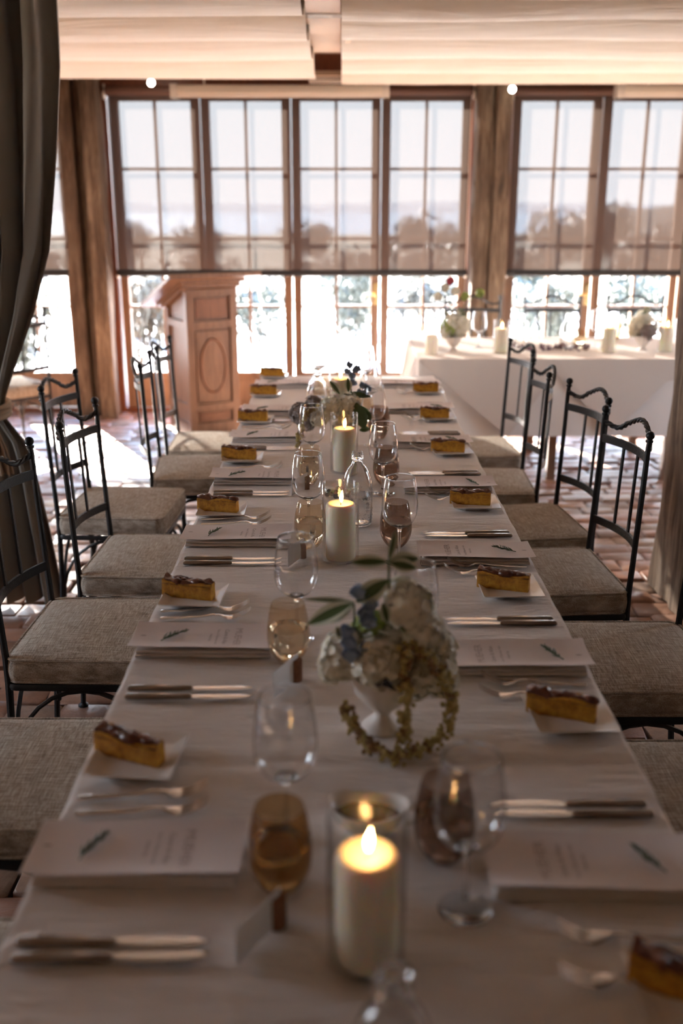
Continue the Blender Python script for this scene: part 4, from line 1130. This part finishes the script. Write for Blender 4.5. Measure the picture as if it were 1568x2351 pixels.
for (u0,v0,u1,v1,dy,Lh,w_,roll) in ((890,1290,808,1288,0,.06,.013,.2), (892,1290,958,1280,0,.05,.015,-.2), (893,1285,910,1225,0,.05,.009,1.2), (895,1292,940,1300,-.02,.045,.012,.2), (810,1385,702,1432,-.02,.085,.017,.25), (815,1383,705,1372,0,.085,.010,.9), (818,1382,875,1342,0,.065,.018,.3), (810,1390,770,1418,-.02,.05,.010,.3),
                              (915,1440,950,1450,-.03,.04,.012,.4), (890,1430,884,1400,-.03,.035,.010,.3), (780,1465,775,1440,-.05,.02,.006,.3)):
    a, c = loc(u0, v0, dy), loc(u1, v1, dy); place_leaf(fa, a, c-a, roll, Lh, w_, -.004, LM)
b = MB(); b.tube([loc(893,1285,0), loc(892,1340,0), loc(900,1420,0), loc(890,1540,0)], .0022, 6); b.tube([loc(812,1385,0), loc(815,1440,0), loc(840,1520,0)], .002, 6); b.build('stem', M['leaf'], fa)
AM = [M['amaranth'], M['amaranth_dark']]
strand([loc(940,1480,-.04), loc(985,1505,-.05), loc(1020,1560,-.05), loc(1040,1610,-.05), loc(1030,1660,-.06), loc(1000,1700,-.07), loc(950,1730,-.075), loc(890,1735,-.08), loc(840,1712,-.07), loc(810,1660,-.06), loc(786,1612,-.055)], rnd).build('trailing_amaranth', AM, fa)
strand([loc(930,1500,-.06), loc(935,1580,-.07), loc(930,1650,-.075), loc(925,1715,-.078)], rnd, .010).build('trailing_amaranth', AM, fa)
b = MB(); a = loc(885,1575,-.075); 
b.add([a+Vector((-.018,0,0)), a+Vector((0,-.004,.018)), a+Vector((.022,0,-.012)), a+Vector((.004,.002,-.004))], [(0,3,2,1)]); b.build('dark_leaf', M['berry'], fa, smooth=False)
# far arrangement
VY = 3.62; VX = xat(790, VY, .82)
fb = thing('flower_arrangement', 'grey and green flower arrangement behind the middle candle', 'flowers', (VX, VY, TZ))
vase(fb, .95)
for (u, v, dy, rad, n, sz, mm) in ((690,950,-.03,.040,60,.018,'petal_grey'), (720,930,0,.035,50,.017,'petal_grey'), (705,970,-.04,.03,40,.015,'petal_grey'), (760,935,-.04,.045,60,.015,'petal'), (800,930,-.02,.045,60,.015,'petal'), (735,960,-.08,.035,50,.014,'petal'), (800,955,0,.045,60,.014,'petal')):
    floret_cluster(loc(u, v, dy), rad, n, sz, rnd, petals=4, inner=.7).build('flower_head', M[mm], fb, angle=None)
for (u0,v0,u1,v1,dy,Lh,w_,roll) in ((790,915,745,925,-.03,.085,.020,.6), (780,905,770,890,0,.06,.018,.5), (790,905,860,908,0,.10,.018,-.5), (800,900,800,885,0,.05,.015,.4), (818,925,835,985,-.05,.10,.030,.9), (815,930,845,960,-.06,.08,.024,1.2), (850,985,830,985,-.05,.04,.015,.4)):
    a, c = loc(u0, v0, dy), loc(u1, v1, dy); place_leaf(fb, a, c-a, roll, Lh, w_, -.006, LM, edge=(Lh < .09 and dy > -.05))
for (u, v) in ((803,837), (815,850), (798,852), (820,845), (808,862), (812,878), (833,885), (838,902), (826,900), (845,890)):
    floret_cluster(loc(u, v, .02), .006, 4, .014, rnd, petals=5).build('blue_floret', M['petal_blue'], fb, angle=None)
b = MB(); b.tube([loc(803,840,.02), loc(806,880,.02), loc(808,940,.02)], .002, 5); b.tube([loc(836,888,.02), loc(832,920,.02), loc(825,960,.02)], .002, 5); b.build('stem', M['leaf'], fb)
strand([loc(735,930,-.08), loc(700,950,-.1), loc(690,985,-.1), loc(682,1025,-.12)], rnd, .008).build('trailing_amaranth', AM, fb)
# head table arrangements
for (u, v, lab, green) in ((1040, 808, 'white and green flowers in pale footed vase, head table left', 1), (1474, 806, 'cream flowers in pale footed vase on the head table by the post', 0)):
    p = at(u, v, TZ); VX, VY = p.x, p.y
    f = thing('flower_arrangement', lab, 'flowers', (VX, VY, TZ+.002)); vase(f, .95)
    for (dx, dz, rad, mm) in ((-.03,.15,.06,'petal_green' if green else 'petal'), (.05,.15,.06,'petal'), (.0,.19,.055,'petal'), (.02,.12,.05,'petal_grey' if not green else 'petal'), (-.05,.12,.04,'petal')):
        floret_cluster((dx, rnd.uniform(-.03,.03), dz), rad, 60, .018, rnd, petals=4, inner=.7).build('flower_head', M[mm], f, angle=None)
    for k_ in range(6 if green else 3):
        a = rnd.uniform(-1.2,1.2); place_leaf(f, (0,0,.18), (math.sin(a), rnd.uniform(-.3,.3), math.cos(a)*.8+.2), rnd.uniform(0,1), .09, .016, .01, LM)
    if green:
        b = MB(); b.tube([(0,0,.1),(-.03,0,.3),(-.05,0,.36)], .003, 5); b.tube([(0,0,.1),(.06,0,.28),(.14,.02,.34)], .003, 5); b.build('stem', M['leaf'], f)
        for (dx, dz, mm) in ((-.06,.38,'petal'), (-.1,.33,'petal'), (.0,.36,'petal'), (-.03,.42,'red'), (.06,.33,'petal_green'), (.15,.35,'petal_green')):
            floret_cluster((dx, 0, dz), .02, 16, .018, rnd, petals=5).build('flower_head', M[mm], f, angle=None)
# dried purple sprigs strewn on the head table
for k_, u in enumerate((1190, 1215, 1245, 1270, 1300, 1325, 1345)):
    p = at(u, 806, TZ); r = thing('dried_sprig', 'purple dried sprig strewn on the head table, %s of seven from the left' % ['first','second','third','fourth','fifth','sixth','last'][k_], 'dried flower', (p.x, p.y, TZ+.004), rnd.uniform(0,3), 'dried sprigs along the head table')
    b = MB(); b.tube([(-.06,0,.003),(0,.005,.02),(.06,0,.012)], .0015, 5); b.build('stem', M['purple'], r)
    b = MB()
    for q in range(26): b.ball((rnd.uniform(-.06,.06), rnd.uniform(-.015,.015), rnd.uniform(.005,.04)), rnd.uniform(.004,.008), 5, 4)
    b.build('flower_buds', M['purple'], r)

# ------------------------------------------------------------------ outside
def out(name, mb, m, **kw): o = mb.build(name, m, **kw); o['kind'] = 'structure'; return o
b = MB(); b.box((0, 12.2, -.12), (30, 8.1, .1)); out('terrace_ground', b, M['terrace'], smooth=False)
b = MB(); b.box((0, -40, -.3), (400, 112, .1)); out('ground_around', b, M['ground'], smooth=False)
def gnd(u, v):
    y_ = 16.2+v*v*500; x = (-1+2*u)*(25+y_*.9)
    return (x, y_, -.1-.028*(y_-16)-.6*abs(noise.noise(Vector((x*.02, y_*.02, 0))))*min(1, (y_-16)/30))
b = MB(); b.grid(gnd, 30, 40); out('ground_outside', b, M['ground'])
b = MB(); b.add([(-6000,200,-32),(6000,200,-32),(6000,7000,-32),(-6000,7000,-32)], [(0,1,2,3)]); out('sea_outside', b, M['sea'], smooth=False)
def hill(y0, dep, x0, x1, zb, zt, seed, f, n=70):
    b = MB()
    def fn(u, v):
        x = x0+(x1-x0)*u; h = zb+(zt-zb)*(.75+.35*noise.noise(Vector((x*f, seed, 0)))+.12*noise.noise(Vector((x*f*4, seed, 3))))
        return (x, y0+dep*v, zb+(h-zb)*math.sin(PI*v)**.7)
    return b.grid(fn, n, 10)
out('far_hills', hill(3100, 1200, -3500, 3500, -33, 3, 1.0, .0012), M['farhill_hazed'])
b = MB()
def nh(u, v):
    x = 14+130*u; h = -14+17.2*math.sin(PI*min(1, .12+u*.9))**.6+1.3*noise.noise(Vector((x*.09, 2, 0)))
    return (x, 95+70*v, -14+(h+14)*math.sin(PI*v)**.6)
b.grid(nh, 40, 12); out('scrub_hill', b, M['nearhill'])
def bush_mesh(seed, n, mt):
    rnd = random.Random(seed); b = MB(); lobes = [(rnd.uniform(-.55,.55), rnd.uniform(-.4,.4), rnd.uniform(.25,.75), rnd.uniform(.28,.48)) for _ in range(9)]
    for k_ in range(n):
        lx, ly, lz, lr = rnd.choice(lobes); d_ = Vector((rnd.gauss(0,1), rnd.gauss(0,1), rnd.gauss(0,1))).normalized()*lr*rnd.uniform(.6,1)
        p = Vector((lx, ly, lz))+d_; p.z = max(0, p.z); a = Vector((rnd.uniform(-1,1), rnd.uniform(-1,1), rnd.uniform(-1,1))).normalized(); c = a.cross(d_).normalized(); s_ = rnd.uniform(.035,.07)
        b.add([p-a*s_, p+c*s_*.5, p+a*s_, p-c*s_*.5], [(0,1,2,3)])
    return b.mesh('bush_leaves', mt, False)
BM = [bush_mesh(1, 1800, M['foliage']), bush_mesh(2, 1800, M['foliage2']), bush_mesh(3, 1500, M['foliage'])]
stemm = MB()
for k_ in range(5): stemm.tube([(.05*math.cos(k_),.05*math.sin(k_),-.3),(.3*math.cos(k_*1.3),.25*math.sin(k_*1.3),.6)], [.04,.015], 5)
SM = stemm.mesh('bush_stems', M['timber'])
def bush(x, y_, z, w_, h, k_, lab, grp):
    r = thing('bush', lab, 'bush', (x, y_, z), random.uniform(0, 6), grp); r.scale = (w_, w_, h)
    o = bpy.data.objects.new('leaves', BM[k_ % 3]); COL.objects.link(o); o.parent = r
    o = bpy.data.objects.new('stems', SM); COL.objects.link(o); o.parent = r
NTH = ['first', 'second', 'third', 'fourth', 'fifth', 'sixth', 'seventh', 'eighth', 'ninth', 'tenth', 'eleventh', 'twelfth', 'thirteenth', 'fourteenth', 'fifteenth', 'sixteenth', 'seventeenth', 'eighteenth', 'nineteenth', 'twentieth']
br = random.Random(5)
for i in range(13):
    x = -6.8+i*1.15+br.uniform(-.15,.15); y_ = 12.6+br.uniform(-.3,1.4)
    bush(x, y_, -.07, .62, br.uniform(.8,1.15), i, 'garden bush beyond the terrace, %s from the left of its row' % NTH[i], 'bushes beyond the terrace')
for i, (x, y_, w_, h) in enumerate(((-3.1, 9.9, .42, 1.15), (-2.0, 9.7, .42, 1.25), (-4.3, 10.3, .5, 1.2), (2.2, 10.6, .38, .95), (3.6, 10.4, .45, 1.05), (.15, 11.3, .40, 1.0))):
    bush(x, y_, -.07, w_, h, i, 'shaded shrub close outside the glass doors, %s from the left' % ('second', 'third', 'first', 'fifth', 'sixth', 'fourth')[i], 'shrubs on the terrace')
for i in range(18):
    x = -19+i*2.6+br.uniform(-.5,.5); y_ = 26+br.uniform(-3,5); z0 = -.1-.028*(y_-16)-.25
    bush(x, y_, z0, 1.28, br.uniform(.95,1.55)*(1.2 if x > 3 else 1), i, 'olive-brown scrub tree on the slope, %s from the left' % NTH[i], 'scrub trees on the slope')
for i in range(16):
    x = -40+i*6.4+br.uniform(-1.5,1.5); y_ = 62+br.uniform(-8,8); z0 = -.1-.028*(y_-16)-.5
    bush(x, y_, z0, 3.0, br.uniform(2.2,3.6)*(1.35 if x > 14 else 1), i, 'distant broad tree below the sea horizon, %s from the left' % NTH[i], 'distant trees before the sea')
